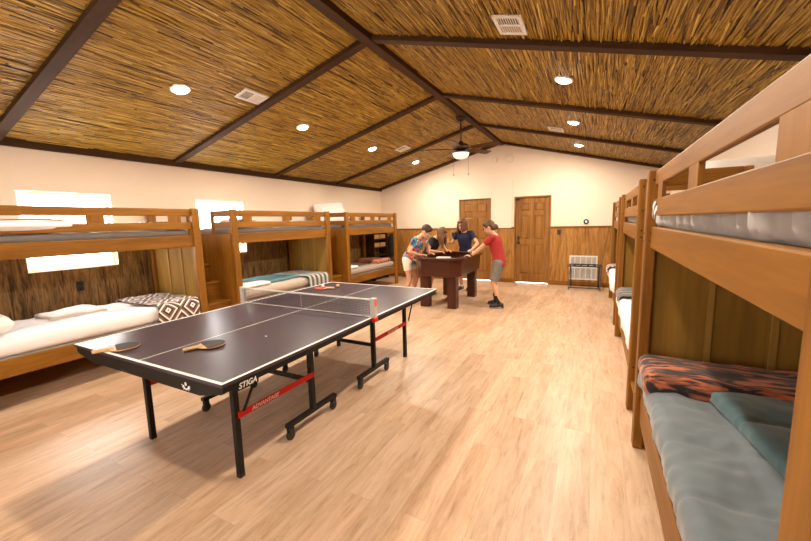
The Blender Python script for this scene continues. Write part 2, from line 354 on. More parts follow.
# ceiling: dark board + thousands of split reeds running along the room
def ceiling():
    v = []; f = []; att = []
    for sgn in (-1, 1):
        xe = XL-.1 if sgn < 0 else XR_+.1
        v0 = len(v)
        v += [(RX, YF-.1, RZ+.03), (RX, YB+.1, RZ+.03), (xe, YB+.1, roofz(xe)+.03), (xe, YF-.1, roofz(xe)+.03)]
        f.append((v0, v0+1, v0+2, v0+3)); att += [0.0]*4
    for layer, (sp_, rr) in enumerate(((.0095, .0058), (.014, .0058), (.030, .006))):
        for sgn in (-1, 1):
            W_ = (RX-XL) if sgn < 0 else (XR_-RX); n = int(W_*math.sqrt(1+SL*SL)/sp_)
            for i in range(n):
                y = YF-random.random()*.9
                while y < YB:
                    ln = random.uniform(.14, .60) if layer else random.uniform(.5, 1.6)
                    dx = (i+.5)/n*W_+random.uniform(-.5, .5)*sp_; tilt = random.gauss(0, .010 if layer == 0 else .04)*min(ln, 1.0)
                    tone = min(1, max(0, random.gauss(.55, .20))) if random.random() > .12 else random.uniform(0, .16)
                    r = rr*random.uniform(.6, 1.25); off = .012-.006*layer-random.random()*.008
                    y0, y1 = y, min(y+ln, YB-.001); 
                    if random.random() < (.97, .8, .55)[layer] and y1 > YF+.0 and y1-y0 > .05:
                        k = len(v)
                        for (yy, d) in ((max(y0, YF+.001), dx-tilt/2), (y1, dx+tilt/2)):
                            d = min(max(d, .01), W_-.005)
                            zz = RZ-SL*d+off+random.uniform(-.004, .002)
                            for a in (-1, -.5, .5, 1):
                                dd = d+a*r; dz = -r*math.sqrt(max(0, 1-a*a))
                                v.append((RX+sgn*dd, yy, zz-SL*a*r+dz)); att.append(tone)
                        for q in range(3): f.append((k+q, k+q+1, k+5+q, k+4+q))
                    y += ln*(.98 if layer == 0 else random.uniform(1.0, 1.4))
    me = bpy.data.meshes.new('ceiling'); me.from_pydata(v, [], f); me.update()
    a = me.attributes.new('reed', 'FLOAT', 'POINT'); a.data.foreach_set('value', att)
    me.materials.append(reed_mat())
    for p in me.polygons: p.use_smooth = True
    o = bpy.data.objects.new('ceiling', me); COL.objects.link(o); struct(o)
    # roof deck above keeps daylight out
    mb = MB()
    for xe in (XL-.2, XR_+.2):
        mb.add([(RX, YF-.2, RZ+.04), (RX, YB+.2, RZ+.04), (xe, YB+.2, roofz(xe)+.04), (xe, YF-.2, roofz(xe)+.04),
                (RX, YF-.2, RZ+.14), (RX, YB+.2, RZ+.14), (xe, YB+.2, roofz(xe)+.14), (xe, YF-.2, roofz(xe)+.14)],
               [(0, 1, 2, 3), (4, 7, 6, 5), (0, 4, 5, 1), (1, 5, 6, 2), (2, 6, 7, 3), (3, 7, 4, 0)])
    struct(mb.build('ceiling_deck', flat('roof_deck', (.05, .03, .02), .9)))
ceiling()
# beams
tn = [2]
def trim(mb, m, bevel=.004):
    o = struct(mb.build('trim_%d' % tn[0], m, bevel=bevel)); tn[0] += 1; return o
def rafter(y, w=.10, h=.05):
    for xe in (XL, XR_):
        mb = MB(); mb.add([(x, yy, roofz(x)+dz) for yy in (y-w/2, y+w/2) for x in (RX, xe) for dz in (-h, .0)],
                          [(0, 1, 3, 2), (4, 6, 7, 5), (0, 2, 6, 4), (1, 5, 7, 3), (0, 4, 5, 1), (2, 3, 7, 6)])
        trim(mb, beamw('x'))
for y in (-1.40, .42, 2.24, 4.12, 6.01): rafter(y)
rafter(7.93, .14)
mb = MB(); mb.prism([(RX-.055, 0), (RX+.055, 0), (RX+.055, .08), (RX, .10), (RX-.055, .08)], YF, YB)
mb.v = [(x, z, y+RZ-.075) for x, y, z in mb.v]; trim(mb, beamw('y'))
for s, x in ((1, XL), (-1, XR_)):
    mb = MB().box(x, x+s*.05, YF, YB, roofz(x)-.075, roofz(x)+.02); trim(mb, beamw('y'))
# wainscot on back wall (between doors), left and right walls
WH = 1.32
for a, b in ((XL+.012, D1[0]-.002), (D1[1]+.002, D2[0]-.002), (D2[1]+.002, XR_-.012)):
    trim(MB().box(a, b, YB-.012, YB, .09, WH), wains(), 0)
    trim(MB().box(a, b, YB-.028, YB, WH, WH+.035), bw('x'))
    o = struct(MB().box(a, b, YB-.024, YB, 0, .10).build('baseboard_back', bw('x'), bevel=.004))
ms = MB()
for a, b, z0, z1 in [(YF, WIN[0][0], 0, WH)]+[(WIN[i][1], WIN[i+1][0], 0, WH) for i in range(1)]+[(WIN[1][1], YB, 0, WH)]+[(w_[0], w_[1], 0, w_[2]) for w_ in WIN]:
    ms.box(XL, XL+.012, a, b, z0, z1)
DW = wood('plywood_wall_', (0.055, 0.028, 0.008), (0.33, 0.19, 0.065), 'z', rough=.6, scale=15, stretch=.10, wavy=2.2, contrast=(.38, .60))
trim(ms, DW, 0); trim(MB().box(XR_-.012, XR_, YF, YB, 0, WH), wains(), 0)
struct(box('baseboard_left', bw('y'), XL+.012, XL+.03, YF, YB-.03, 0, .1)); struct(box('baseboard_right', bw('y'), XR_-.03, XR_-.012, YF, YB-.03, 0, .1))
# windows
GL = bpy.data.materials.new('window_glass'); GL.use_nodes = True
_n = GL.node_tree.nodes; _l = GL.node_tree.links; _n.remove(_n['Principled BSDF'])
_t = _n.new('ShaderNodeBsdfTransparent'); _g = _n.new('ShaderNodeBsdfGlossy'); _g.inputs['Roughness'].default_value = .02; _m = _n.new('ShaderNodeMixShader'); _m.inputs[0].default_value = .05
_l.new(_t.outputs[0], _m.inputs[1]); _l.new(_g.outputs[0], _m.inputs[2]); _l.new(_m.outputs[0], _n['Material Output'].inputs[0])
for i, (a, b, z0, z1) in enumerate(WIN):
    w = bpy.data.objects.new('window_%d' % (i+1), None); COL.objects.link(w); w.location = (XL-.09, (a+b)/2, z0); struct(w)
    hw, hh = (b-a)/2, z1-z0
    f = MB(); t = .035
    f.box(-.02, .02, -hw, hw, 0, t); f.box(-.02, .02, -hw, hw, hh-t, hh); f.box(-.02, .02, -hw, -hw+t, t, hh-t); f.box(-.02, .02, hw-t, hw, t, hh-t)
    f.build('window_frame', WHITE, w, .003); box('window_pane', GL, -.003, .003, -hw+t, hw-t, t, hh-t, w)
    box('window_sill', flat('sill_paint', (.8, .72, .6), .6), .02, .085, -hw, hw, -.0, .012, w, .003)
gd = bpy.data.objects.new('door_3', None); COL.objects.link(gd); gd.location = (FW[0], YF-.08, 0); struct(gd); fw_ = FW[1]-FW[0]
for a in (0, fw_/2):
    f = MB(); b_ = a+fw_/2; f.box(a, a+.09, -.02, .02, .01, FW[2]).box(b_-.09, b_, -.02, .02, .01, FW[2]).box(a+.09, b_-.09, -.02, .02, .01, .22).box(a+.09, b_-.09, -.02, .02, FW[2]-.1, FW[2])
    fr = f.build('door_leaf', dw('z'), gd, .003); box('glass_pane', GL, a+.09, b_-.09, -.003, .003, .22, FW[2]-.1, fr)
# doors
def door(n, a, b, recess, jamb):
    d = bpy.data.objects.new('door_%d' % n, None); COL.objects.link(d); d.location = (a, YB, 0); struct(d); w = b-a
    y = recess; jt = .03
    if jamb:
        f = MB().box(0, jt, -.012, .14, 0, DH).box(w-jt, w, -.012, .14, 0, DH).box(jt, w-jt, -.012, .14, DH-jt, DH)
        f.box(-.055, 0.0, -.022, 0.0, 0, DH+.045).box(w, w+.055, -.022, 0.0, 0, DH+.045).box(0, w, -.022, 0.0, DH, DH+.045) if False else None
        f.build('door_frame', dw('z'), d, .003)
        x0, x1, zt = jt, w-jt, DH-jt
    else:
        x0, x1, zt = .002, w-.002, DH-.002
    blk = MB().box(x0-.012, x0+.012, y+.042, .158, 0, DH).box(x1-.012, x1+.0 if jamb else w, y+.042, .158, 0, DH).box(x0-.012, x1+.0, y+.042, .158, zt-.015, DH)
    blk.build('door_stop_strip', dw('z'), d)  # strips added behind the slab to block daylight at sides and top
    m = MB(); st = .11; W2 = x1-x0; cx_ = (x0+x1)/2; T = .04
    zs = [.015, .22, .93, 1.06, 1.62, 1.73, zt-.12, zt-.004]
    m.box(x0+.003, x0+st, y, y+T, zs[0], zs[7]).box(x1-st, x1-.003, y, y+T, zs[0], zs[7]); m.box(cx_-.045, cx_+.045, y, y+T, zs[1], zs[6])
    for p, q in ((0, 1), (2, 3), (4, 5), (6, 7)): m.box(x0+st, x1-st, y+.0005, y+T, zs[p], zs[q])
    sl = m.build('door_slab', dw('z'), d, .004)
    for p, q in ((1, 2), (3, 4), (5, 6)):
        for u0, u1 in ((x0+st, cx_-.045), (cx_+.045, x1-st)):
            pm = MB().box(u0, u1, y+.016, y+.03, zs[p], zs[q])
            g = .032; a0, a1, b0, b1 = u0+.008, u1-.008, zs[p]+.008, zs[q]-.008
            pm.add([(a0, y+.016, b0), (a1, y+.016, b0), (a1, y+.016, b1), (a0, y+.016, b1), (a0+g, y+.003, b0+g), (a1-g, y+.003, b0+g), (a1-g, y+.003, b1-g), (a0+g, y+.003, b1-g)],
                   [(0, 1, 5, 4), (1, 2, 6, 5), (2, 3, 7, 6), (3, 0, 4, 7), (4, 5, 6, 7)])
            pm.build('door_panel', dw('z'), sl)
    return d, sl, (x0, x1, y)
d1, s1, i1 = door(1, *D1, .07, False)
d2, s2, i2 = door(2, *D2, .03, True)
x0, x1, y = i2
k = MB().lathe([(.03, 0), (.03, .012), (.012, .016), (.012, .04), (.028, .048), (.03, .065), (.018, .075), (.001, .076)], (x0+.07, y, .98), 'y'); 
k.v = [(a, y-(b-y), c) for a, b, c in k.v]; k.build('door_knob', BLACKP, s2, smooth=True)
box('deadbolt', BLACKP, x0+.045, x0+.095, y-.02, y, 1.04, 1.13, s2, .006)
box('door_stop', BLACKP, x0+.01, x0+.09, y-.035, y, DH-.085, DH-.045, s2, .004)
k = MB().lathe([(.03, 0), (.03, .012), (.012, .016), (.012, .04), (.028, .048), (.03, .065), (.001, .066)], (i1[0]+.07, i1[2], .98), 'y')
k.v = [(a, i1[2]-(b-i1[2]), c) for a, b, c in k.v]; k.build('door_knob', BLACKP, s1, smooth=True)
for a, b in (D1, D2): struct(box('threshold', flat('threshold_metal', (.7, .7, .7), .35, .7), a+.01, b-.01, YB, YB+.12, 0, .006))

# ================================================================== CEILING FIXTURES
SA = math.atan(SL)
def can_light(x, y, label):
    side = 1 if x > RX else -1; rotv = (0, SA*side, 0)
    t = thing('recessed_light', label, 'ceiling light', (x, y, roofz(x)-.004), 0, 'recessed ceiling lights'); t.rotation_euler = rotv
    MB().lathe([(.095, .0), (.095, -.012), (.088, -.016), (.070, -.014), (.066, .0)], n=28).build('trim_ring', WHITE, t, smooth=True)
    e = flat('lamp_diffuser', (1, 1, 1), .5, emit=(1.0, .86, .70), es=16)
    MB().lathe([(.069, -.010), (.064, -.024), (.045, -.034), (.02, -.038), (.001, -.039)], n=28).build('diffuser', e, t, smooth=True)  # dome shape imitates the rounding of lens bloom on a flat diffuser
    ld = bpy.data.lights.new('lamp', 'AREA'); ld.shape = 'DISK'; ld.size = .13; ld.energy = LAMP_W*(.4 if y < 0 else 1.0); ld.color = LAMP_C
    lo = bpy.data.objects.new('lamp', ld); COL.objects.link(lo); lo.parent = t; lo.location = (0, 0, -.045)
rows = [(-.48, None), (1.35, 'above the second window-side bunk'), (3.10, ''), (4.95, ''), (6.82, '')]
LL = {1.35: 'recessed round light in left ceiling slope, the one nearest the camera', 3.10: 'recessed round light in left ceiling slope, second from the camera',
      4.95: 'recessed round light in left ceiling slope, third from the camera', 6.82: 'recessed round light in left slope, farthest, just left of the fan'}
LR = {3.10: 'recessed round light in right ceiling slope, the one nearest the camera', 4.95: 'recessed round light in right ceiling slope, middle of the three',
      6.82: 'recessed round light in right ceiling slope, farthest from the camera'}
for y, _ in rows:
    can_light(-2.19, y, LL.get(y, 'recessed round light behind the camera over the left bunks'))
    can_light(1.25, y, LR.get(y, 'recessed round light in the right slope, %s' % {-.48: 'just behind the camera'}.get(y, 'just above the frame')))
def ceil_vent(x, y, wx, wy, label):
    side = 1 if x > RX else -1
    t = thing('ceiling_vent', label, 'ceiling vent', (x, y, roofz(x)-.006), 0, 'white ceiling vents'); t.rotation_euler = (0, SA*side, 0)
    f = MB(); b_ = .03; f.box(-wx/2, wx/2, -wy/2, -wy/2+b_, -.014, 0).box(-wx/2, wx/2, wy/2-b_, wy/2, -.014, 0).box(-wx/2, -wx/2+b_, -wy/2+b_, wy/2-b_, -.014, 0).box(wx/2-b_, wx/2, -wy/2+b_, wy/2-b_, -.014, 0)
    f.box(-wx/2+b_, wx/2-b_, -.012, .012, -.013, 0)
    f.build('vent_frame', WHITE, t, .002)
    box('vent_backing', flat('vent_dark', (.12, .1, .09), .8), -wx/2+b_, wx/2-b_, -wy/2+b_, wy/2-b_, -.004, 0, t)
    l = MB(); n = 9
    for i in range(n):
        u = -wx/2+b_+(i+.5)*(wx-2*b_)/n
        l.bar((u, -wy/2+b_, -.008), (u, -.012, -.008), .011, .003, (.6, 0, 1)); l.bar((u, .012, -.008), (u, wy/2-b_, -.008), .011, .003, (-.6, 0, 1))
    l.build('louvers', WHITE, t)
ceil_vent(.96, 1.93, .22, .30, 'white square ceiling vent in the right slope nearest the camera')
ceil_vent(.95, 5.62, .24, .28, 'small white ceiling vent in the right slope beyond the fan')
ceil_vent(-1.93, 2.01, .20, .32, 'white square ceiling vent in the left slope beside a dark rafter')
ceil_vent(-1.90, 5.63, .24, .26, 'small white ceiling vent in the left slope near the fan')

# ceiling fan
FX, FY = -.55, 5.23
fan = thing('ceiling_fan', 'dark bronze ceiling fan with a white bowl light hung from the ridge beam', 'ceiling fan', (FX, FY, 0))
BZ = flat('bronze', (.05, .028, .016), .4, .6)
MB().lathe([(.001, 3.31), (.085, 3.31), (.085, 3.28), (.06, 3.24), (.02, 3.22), (.001, 3.22)], n=20).build('canopy', BZ, fan, smooth=True)
MB().tube((0, 0, 2.86), (0, 0, 3.24), .014).build('downrod', BZ, fan, smooth=True)
MB().lathe([(.001, 2.90), (.035, 2.895), (.05, 2.86), (.12, 2.845), (.15, 2.82), (.15, 2.775), (.12, 2.755), (.08, 2.745), (.08, 2.715), (.001, 2.71)], n=28).build('motor_housing', BZ, fan, smooth=True)
lk = MB().lathe([(.001, 2.72), (.13, 2.715), (.145, 2.70), (.13, 2.65), (.09, 2.615), (.04, 2.602), (.001, 2.60)], n=28).build('light_bowl', flat('fan_bowl', (.95, .9, .82), .3, emit=(1, .8, .6), es=.45), fan, smooth=True)
MB().lathe([(.13, 2.722), (.150, 2.715), (.150, 2.70), (.13, 2.705)], n=28).build('bowl_ring', BZ, lk, smooth=True)
for kk in range(5):
    a = math.radians(-11+72*kk); ca, sa = math.cos(a), math.sin(a); R = Matrix.Rotation(a, 3, 'Z')
    pts = [(.20, -.05), (.24, -.062), (.62, -.075), (.69, -.06), (.70, 0), (.69, .06), (.62, .075), (.24, .062), (.20, .05)]
    mb = MB().prism(pts, -.004, .004); T = Matrix.Rotation(math.radians(-14), 3, 'X')
    mb.v = [tuple(R @ (T @ Vector(p))+Vector((0, 0, 2.772))) for p in mb.v]
    bl = mb.build('blade', wood('fan_blade_', (.04, .015, .007), (.11, .045, .02), 'x'), fan, .002)
    MB().bar(R @ Vector((.11, 0, 2.765)), R @ Vector((.25, 0, 2.768)), .035, .008).build('blade_arm', BZ, bl, .002)
for (dx, dy) in ((-.125, -.02), (.125, .03)):
    c = MB().tube((dx, dy, 2.70), (dx, dy, 2.36), .0018, n=6).tube((dx, dy, 2.36), (dx, dy, 2.32), .006, .008, n=8); c.build('pull_chain', BZ, fan)

# ================================================================== BACK WALL FITTINGS
def rdisc(name, label, cat, x, z, r, d, m, extra=None):
    t = thing(name, label, cat, (x, YB, z))
    mb = MB().lathe([(r, 0), (r, d*.7), (r*.9, d), (.001, d)], n=24, axis='y'); mb.v = [(a, -b, c) for a, b, c in mb.v]
    mb.build('body', m, t, smooth=False); 
    if extra: extra(t)
    return t
def thermo(t):
    mb = MB().lathe([(.022, .026), (.02, .03), (.001, .031)], n=16, axis='y'); mb.v = [(a, -b, c) for a, b, c in mb.v]; mb.build('display', flat('display', (.7, .8, .85), .3, emit=(.7, .85, 1), es=.6), t)
rdisc('thermostat', 'round black thermostat with a pale display on the cream back wall', 'thermostat', 1.40, 1.45, .055, .028, BLACKP, thermo)
GR = flat('pale_plastic', (.80, .66, .52), .7)
def grille(r):
    def f(t):
        mb = MB().lathe([(r, .02), (r*.98, .026), (.001, .027)], n=20, axis='y'); mb.v = [(a, -b, c) for a, b, c in mb.v]; mb.build('cover', flat('cover_plastic', (.84, .76, .66), .6), t)
    return f
rdisc('wall_detector', 'small round pale detector high on the gable wall', 'detector', -.63, 2.97, .065, .022, GR, grille(.04))
rdisc('wall_speaker', 'larger round pale speaker high on the gable wall right of the small detector', 'speaker', -.28, 2.97, .10, .022, GR, grille(.085))
def switch(x, y, z, label, axis='y', w=.075, h=.115, nm='light_switch', cat='light switch'):
    t = thing(nm, label, cat, (x, y, z))
    if axis == 'y':
        box('cover_plate', BLACKP, -w/2, w/2, -.008, 0, -h/2, h/2, t, .003); box('rocker', flat('rocker', (.03, .028, .026), .25), -.017, .017, -.013, -.008, -.033, .033, t, .002)
    else:
        box('cover_plate', BLACKP, 0, .008, -w/2, w/2, -h/2, h/2, t, .003)
        for s in (-1, 1): box('socket', flat('rocker', (.03, .028, .026), .25), .008, .011, -.016, .016, s*.028-.018, s*.028+.018, t, .003)
switch(.85, YB-.012, 1.22, 'black light switch on the wainscot right of the far door')
switch(-1.68, YB-.012, 1.18, 'black switch plate behind the group, left of the nearer-left door', w=.12)
switch(XL+.012, .95, .86, 'black wall outlet under the window behind the white bed', 'x', nm='wall_outlet', cat='outlet')
# return air grille
g = thing('return_air_grille', 'white louvred return air grille low on the back wall behind the rack', 'air grille', (1.375, YB-.012, .42))
w2, h2 = .285, .275; f = MB()
f.box(-w2, w2, -.014, 0, h2-.03, h2).box(-w2, w2, -.014, 0, -h2, -h2+.03).box(-w2, -w2+.03, -.014, 0, -h2+.03, h2-.03).box(w2-.03, w2, -.014, 0, -h2+.03, h2-.03)
for i in range(1, 5): f.box(-w2+i*2*w2/5-.008, -w2+i*2*w2/5+.008, -.013, 0, -h2+.03, h2-.03)
f.box(-w2+.03, w2-.03, -.0125, 0, -.012, .012)
f.build('grille_frame', WHITE, g, .002)
box('grille_backing', flat('grille_dark', (.25, .2, .17), .8), -w2+.03, w2-.03, -.002, 0, -h2+.03, h2-.03, g)
l = MB()
for i in range(22): l.bar((-w2+.03, -.007, -h2+.04+i*.0225), (w2-.03, -.007, -h2+.04+i*.0225), .010, .006, (0, .7, 1))
l.build('louvers', WHITE, g)
# folding luggage rack
rk = thing('luggage_rack', 'folding black luggage rack with straps in front of the wall grille', 'luggage rack', (1.42, 7.62, 0))
for s in (-1, 1):
    MB().bar((s*.30, -.2, .012), (s*.30, .16, .50), .022, .022).build('leg', BLACKP, rk, .003)
    MB().bar((s*.27, .2, .012), (s*.27, -.16, .50), .022, .022).build('leg', BLACKP, rk, .003)
for y_, z_ in ((-.17, .515), (.17, .515)): MB().bar((-.33, y_, z_), (.33, y_, z_), .03, .025).build('top_rail', BLACKP, rk, .003)
for y_ in (-.175, .175): MB().bar((-.29, y_, .05), (.29, y_, .05), .018, .018).build('foot_rail', BLACKP, rk, .003)
for i in range(4): MB().box(-.2+i*.13-.02, -.2+i*.13+.02, -.19, .19, .529, .532).build('strap', flat('strap_cloth', (.03, .02, .02), .9), rk)

# ================================================================== BUNKS
def bunk(name, s, xf, y0, y1, label, lv, ends=(True, True), rail_in=.035):
    """s=+1: bed reaches towards +x (right wall). front post faces at xf."""
    D = 1.0; t = thing(name, label, 'bunk bed', (xf, y0, 0), 0, 'wooden bunk beds'); Ln = y1-y0; P = .095
    def B(nm, d0, d1, a, b, z0, z1, m, bev=.006, par=None): return box(nm, m, s*d0, s*d1, a, b, z0, z1, par or t, bev)
    H = lv['top']+.008
    for d in (0, D-.06):
        for a in (0, Ln-P):
            p = B('post', d, d+.06, a, a+P, 0, H if d == 0 else lv['top'], bw('z'), .008)
            if d == 0:
                bm_ = MB()
                for z in (lv['top']-.05, lv['r2']-.06, lv['f1']-.04, lv['f0']+.04, .36):
                    for face in (0,):
                        yy = a+P/2; bm_.lathe([(.009, 0), (.009, .003), (.001, .0035)], (s*.0, yy, z), 'x', n=10) if False else None
                        bm_.tube((s*.03, a-.002, z), (s*.03, a+.004, z), .007, n=10); bm_.tube((-s*.002, yy, z), (s*.004, yy, z), .006, n=10)
                bm_.build('bolt_caps', flat('bolt', (.03, .015, .008), .4, .3), p)
    i0, i1 = rail_in, rail_in+.022
    B('top_guard_rail', i0, i1, P, Ln-P, lv['r1'], lv['top'], bw('y')); B('lower_guard_rail', i0, i1, P, Ln-P, lv['r2b'], lv['r2'], bw('y'))
    sp0 = (Ln-2*P); bl = .15; small = .12; big = (sp0-2*small-3*bl)/2; yy = P+small
    for _ in range(3):
        B('guard_block', i0+.001, i1-.001, yy, yy+bl, lv['r2']-.01, lv['r1']+.01, bw('z'), .002); yy += bl+big
    B('upper_side_rail', i0-.006, i1+.006, P, Ln-P, lv['f0'], lv['f1'], bw('y')); B('lower_side_rail', i0-.006, i1+.006, P, Ln-P, lv['b0'], lv['b1'], bw('y'))
    B('rear_side_rail', D-.05, D-.02, P, Ln-P, lv['f0']+.05, lv['f1'], bw('y')); B('rear_side_rail', D-.05, D-.02, P, Ln-P, lv['b0'], lv['b1'], bw('y'))
    for (z,) in ((lv['f0'],), (lv['b0'],)): B('slat_deck', i1+.007, D-.051, P*.5, Ln-P*.5, z+.02, z+.045, DECK, .002)
    for e, (a, on) in enumerate(((0, ends[0]), (Ln, ends[1]))):
        sg = 1 if e == 0 else -1; c = a+sg*P/2
        if on:
            pn = B('end_panel', .061, D-.061, c-.012, c+.012, .05, lv['f1'], pw('z'), .0)
            n = 3; wd = (D-.122)/n
            g_ = MB()
            for i in range(1, n): g_.box(s*(.061+i*wd-.016), s*(.061+i*wd+.016), c-.026, c+.013, .05, lv['f1']-.002)
            g_.build('batten', wood('batten_wood_', (.24, .13, .025), (.40, .235, .055), 'z', rough=.7, scale=4), pn, .003)
            B('end_board', .061, D-.061, a+sg*.001, a+sg*.014, .05, lv['f1'], bw('z'), .0)
        else:
            B('end_rail', .061, D-.061, c-.012, c+.012, lv['b0'], lv['b1'], bw('x')); B('end_rail', .061, D-.061, c-.012, c+.012, lv['f0'], lv['f1'], bw('x'))
        # end guard rails, with an opening for the stair towards the wall
        B('end_guard_rail', .061, .45, c-.013, c+.013, lv['r1'], lv['top'], bw('x')); B('end_guard_rail', .061, .45, c-.013, c+.013, lv['r2b'], lv['r2'], bw('x'))
        B('end_guard_post', .45, .49, c-.02, c+.02, lv['f1']+.001, lv['top'], bw('z'))
    return t
LVL = dict(top=1.75, r1=1.665, r2=1.59, r2b=1.505, f1=1.43, f0=1.29, b1=.44, b0=.285)
LVR = dict(top=1.795, r1=1.71, r2=1.63, r2b=1.53, f1=1.465, f0=1.335, b1=.42, b0=.20)
XBL, XBR = -2.80, 1.864
BL = [(-.30, 1.83), (2.28, 4.36), (4.86, 6.95)]
BR = [(-.45, 1.70), (2.15, 4.30), (4.78, 6.88)]
bunk('bunk_bed', -1, XBL, *BL[0], 'wooden bunk bed with white bedding below, in front of the first window', LVL)
bunk('bunk_bed', -1, XBL, *BL[1], 'middle wooden bunk bed of the left row, aqua striped throw below', LVL)
bunk('bunk_bed', -1, XBL, *BL[2], 'farthest wooden bunk bed of the left row, taupe quilt below', LVL, (True, False))
bunk('bunk_bed', 1, XBR, *BR[0], 'wooden bunk bed nearest the camera on the right, grey comforters', LVR)
bunk('bunk_bed', 1, XBR, *BR[1], 'second wooden bunk bed of the right row, white quilt below', LVR)
bunk('bunk_bed', 1, XBR, *BR[2], 'last wooden bunk bed of the right row, by the back wall', LVR)
def stairs(s, xf, y0, y1, label):
    t = thing('bunk_staircase', label, 'stairs', (xf, y0, 0), 0, 'wooden stairs between bunks'); L = y1-y0
    ds = [(.0, .25), (.12, .50), (.34, .76), (.53, 1.0), (.73, 1.22)]
    for i, (d, z) in enumerate(ds):
        box('stair_box', bw('y'), s*(d+.02), s*.995, .003, L-.003, 0 if i == 0 else ds[i-1][1], z-.025, t, .003)
        tr = box('stair_tread', bw('y'), s*d, s*.995, .001, L-.001, z-.025, z, t, .005)
    return t
stairs(-1, XBL-.02, BL[0][1], BL[1][0], 'wooden box stairs between the first and middle left bunks')
stairs(-1, XBL-.02, BL[1][1], BL[2][0], 'wooden box stairs between the middle and farthest left bunks')
stairs(1, XBR+.02, BR[0][1], BR[1][0], 'wooden box stairs between the nearest and second right bunks')
stairs(1, XBR+.02, BR[1][1], BR[2][0], 'wooden box stairs between the second and last right bunks')

# ---- bedding
def X(s, d): return (XBL if s < 0 else XBR)+s*d
def bed(s, y0, y1, z0, z1, m, label, name='mattress', cat='mattress', d0=.07, d1=.945, **kw):
    xa, xb = sorted((X(s, d0), X(s, d1)))
    return tag(slab(name, m, xa, xb, y0+.085, y1-.085, z0, z1, **kw), label, cat)
GREY = flat('grey_cloth', (.30, .28, .27), .9, nz=.12, nscale=14, sheen=.3)
GREYB = flat('grey_comforter', (.135, .170, .195), .85, nz=.06, nscale=5, sheen=.3)
TAUPE = flat('taupe_quilt', (.33, .26, .22), .9, nz=.08, nscale=20, sheen=.2)
BEIGE = flat('beige_quilt', (.45, .38, .32), .9, nz=.10, nscale=25, sheen=.2)
TEAL = flat('teal_comforter', (.060, .125, .14), .85, nz=.08, nscale=6, sheen=.3)
MATT = flat('mattress_cloth', (.5, .48, .45), .9)
DZL = pattern('diamond_throw', 'diamonds', [(.055, .028, .02), (.82, .76, .72), (.20, .10, .07)], 5.5)
# upper beds
def upper(s, i, m, lab):
    y0, y1 = (BL if s < 0 else BR)[i]; lv = LVL if s < 0 else LVR
    ma = bed(s, y0, y1, lv['f0']+.046, lv['f1']-.01, MATT, lab.replace('comforter', 'mattress under comforter'), amp=.002, rad=.03, res=.08)
    return bed(s, y0+.02, y1-.02, lv['f1']-.008, lv['f1']+.075, m, lab, 'comforter', 'comforter', amp=.010, nf=8, quilt=(.22, .24), puff=.012, seed=i*3+s)
upper(-1, 0, GREY, 'dark grey comforter on the upper bunk by the first window')
upper(-1, 1, GREY, 'grey comforter on the upper bunk of the middle left bed')
upper(-1, 2, GREY, 'grey comforter on the upper bunk of the farthest left bed')
upper(1, 1, GREY, 'grey comforter on the upper bunk of the second right bed')
upper(1, 2, GREY, 'grey comforter on the upper bunk of the last right bed')
y0, y1 = BR[0]
bed(1, y0, y1, LVR['f0']+.046, LVR['f1']-.01, MATT, 'pale mattress on the nearest right upper bunk', amp=.002, rad=.03, res=.08)
bed(1, y0+.02, y1-.02, 1.457, 1.585, flat('light_grey_comforter', (.29, .275, .27), .85, nz=.06, sheen=.3), 'puffy grey comforter on the nearest right upper bunk, bulging above the rail', 'comforter', 'comforter', d0=.056, amp=.030, nf=17, rad=.05, res=.025, seed=5)
# pillows and folded things on upper beds
def pillow(label, loc, w, l, h, m=WCLOTH, rot=(0, 0, 0), seed=0, amp=.012, nm='pillow', cat='pillow'):
    return tag(slab(nm, m, -w/2, w/2, -l/2, l/2, -h/2, h/2, amp=amp, nf=7, res=.03, plump=.65, seed=seed, loc=loc, rot=rot, rad=h*.45), label, cat)
pillow('white pillow lying on the upper bunk near the first window', (-3.02, .30, 1.575), .42, .62, .15, rot=(0, 0, .05), seed=2)
tag(slab('folded_throw', DZL, -3.35, -2.90, 1.25, 1.68, 1.512, 1.60, amp=.008, seed=3), 'folded black and white throw on the first upper bunk', 'throw')
pillow('white pillow on the upper bunk of the middle left bed', (-3.1, 2.62, 1.58), .40, .40, .15, seed=4)
tag(slab('folded_throw', pattern('aqua_throw', 'stripes', [(.16, .42, .45), (.10, .05, .04), (.45, .62, .62), (.10, .05, .04)], 9), -3.3, -2.93, 3.55, 4.15, 1.512, 1.60, amp=.01, seed=8), 'folded aqua and brown throw on the middle upper bunk', 'throw')
pillow('large white pillow propped on the farthest left upper bunk against the wall', (-3.60, 5.40, 1.73), .56, .80, .20, rot=(math.radians(14), math.radians(72), 0), seed=6)
pillow('white pillow lying on the farthest left upper bunk by its near rails', (-3.07, 5.14, 1.585), .4, .3, .14, seed=9)
tag(slab('folded_throw', GREY, -3.3, -2.93, 6.0, 6.6, 1.512, 1.60, amp=.01, seed=8), 'folded dark throw on the farthest left upper bunk', 'throw')
pillow('white pillow propped on the second right upper bunk beside the wall', (2.58, 2.50, 1.755), .62, .42, .16, rot=(math.radians(62), 0, 0), seed=7)
tag(slab('folded_throw', flat('black_throw', (.02, .02, .022), .9), 1.90, 2.3, 3.75, 4.12, 1.545, 1.61, amp=.01), 'black folded throw at the end of the second right upper bunk', 'throw')
# dark throw corner poking out by the near right upper post
tag(slab('folded_throw', DZL, 1.885, 2.5, 1.46, 1.615, 1.505, 1.625, amp=.012, rad=.03, seed=1), 'folded black and white throw at the far end of the nearest right upper bunk', 'throw')

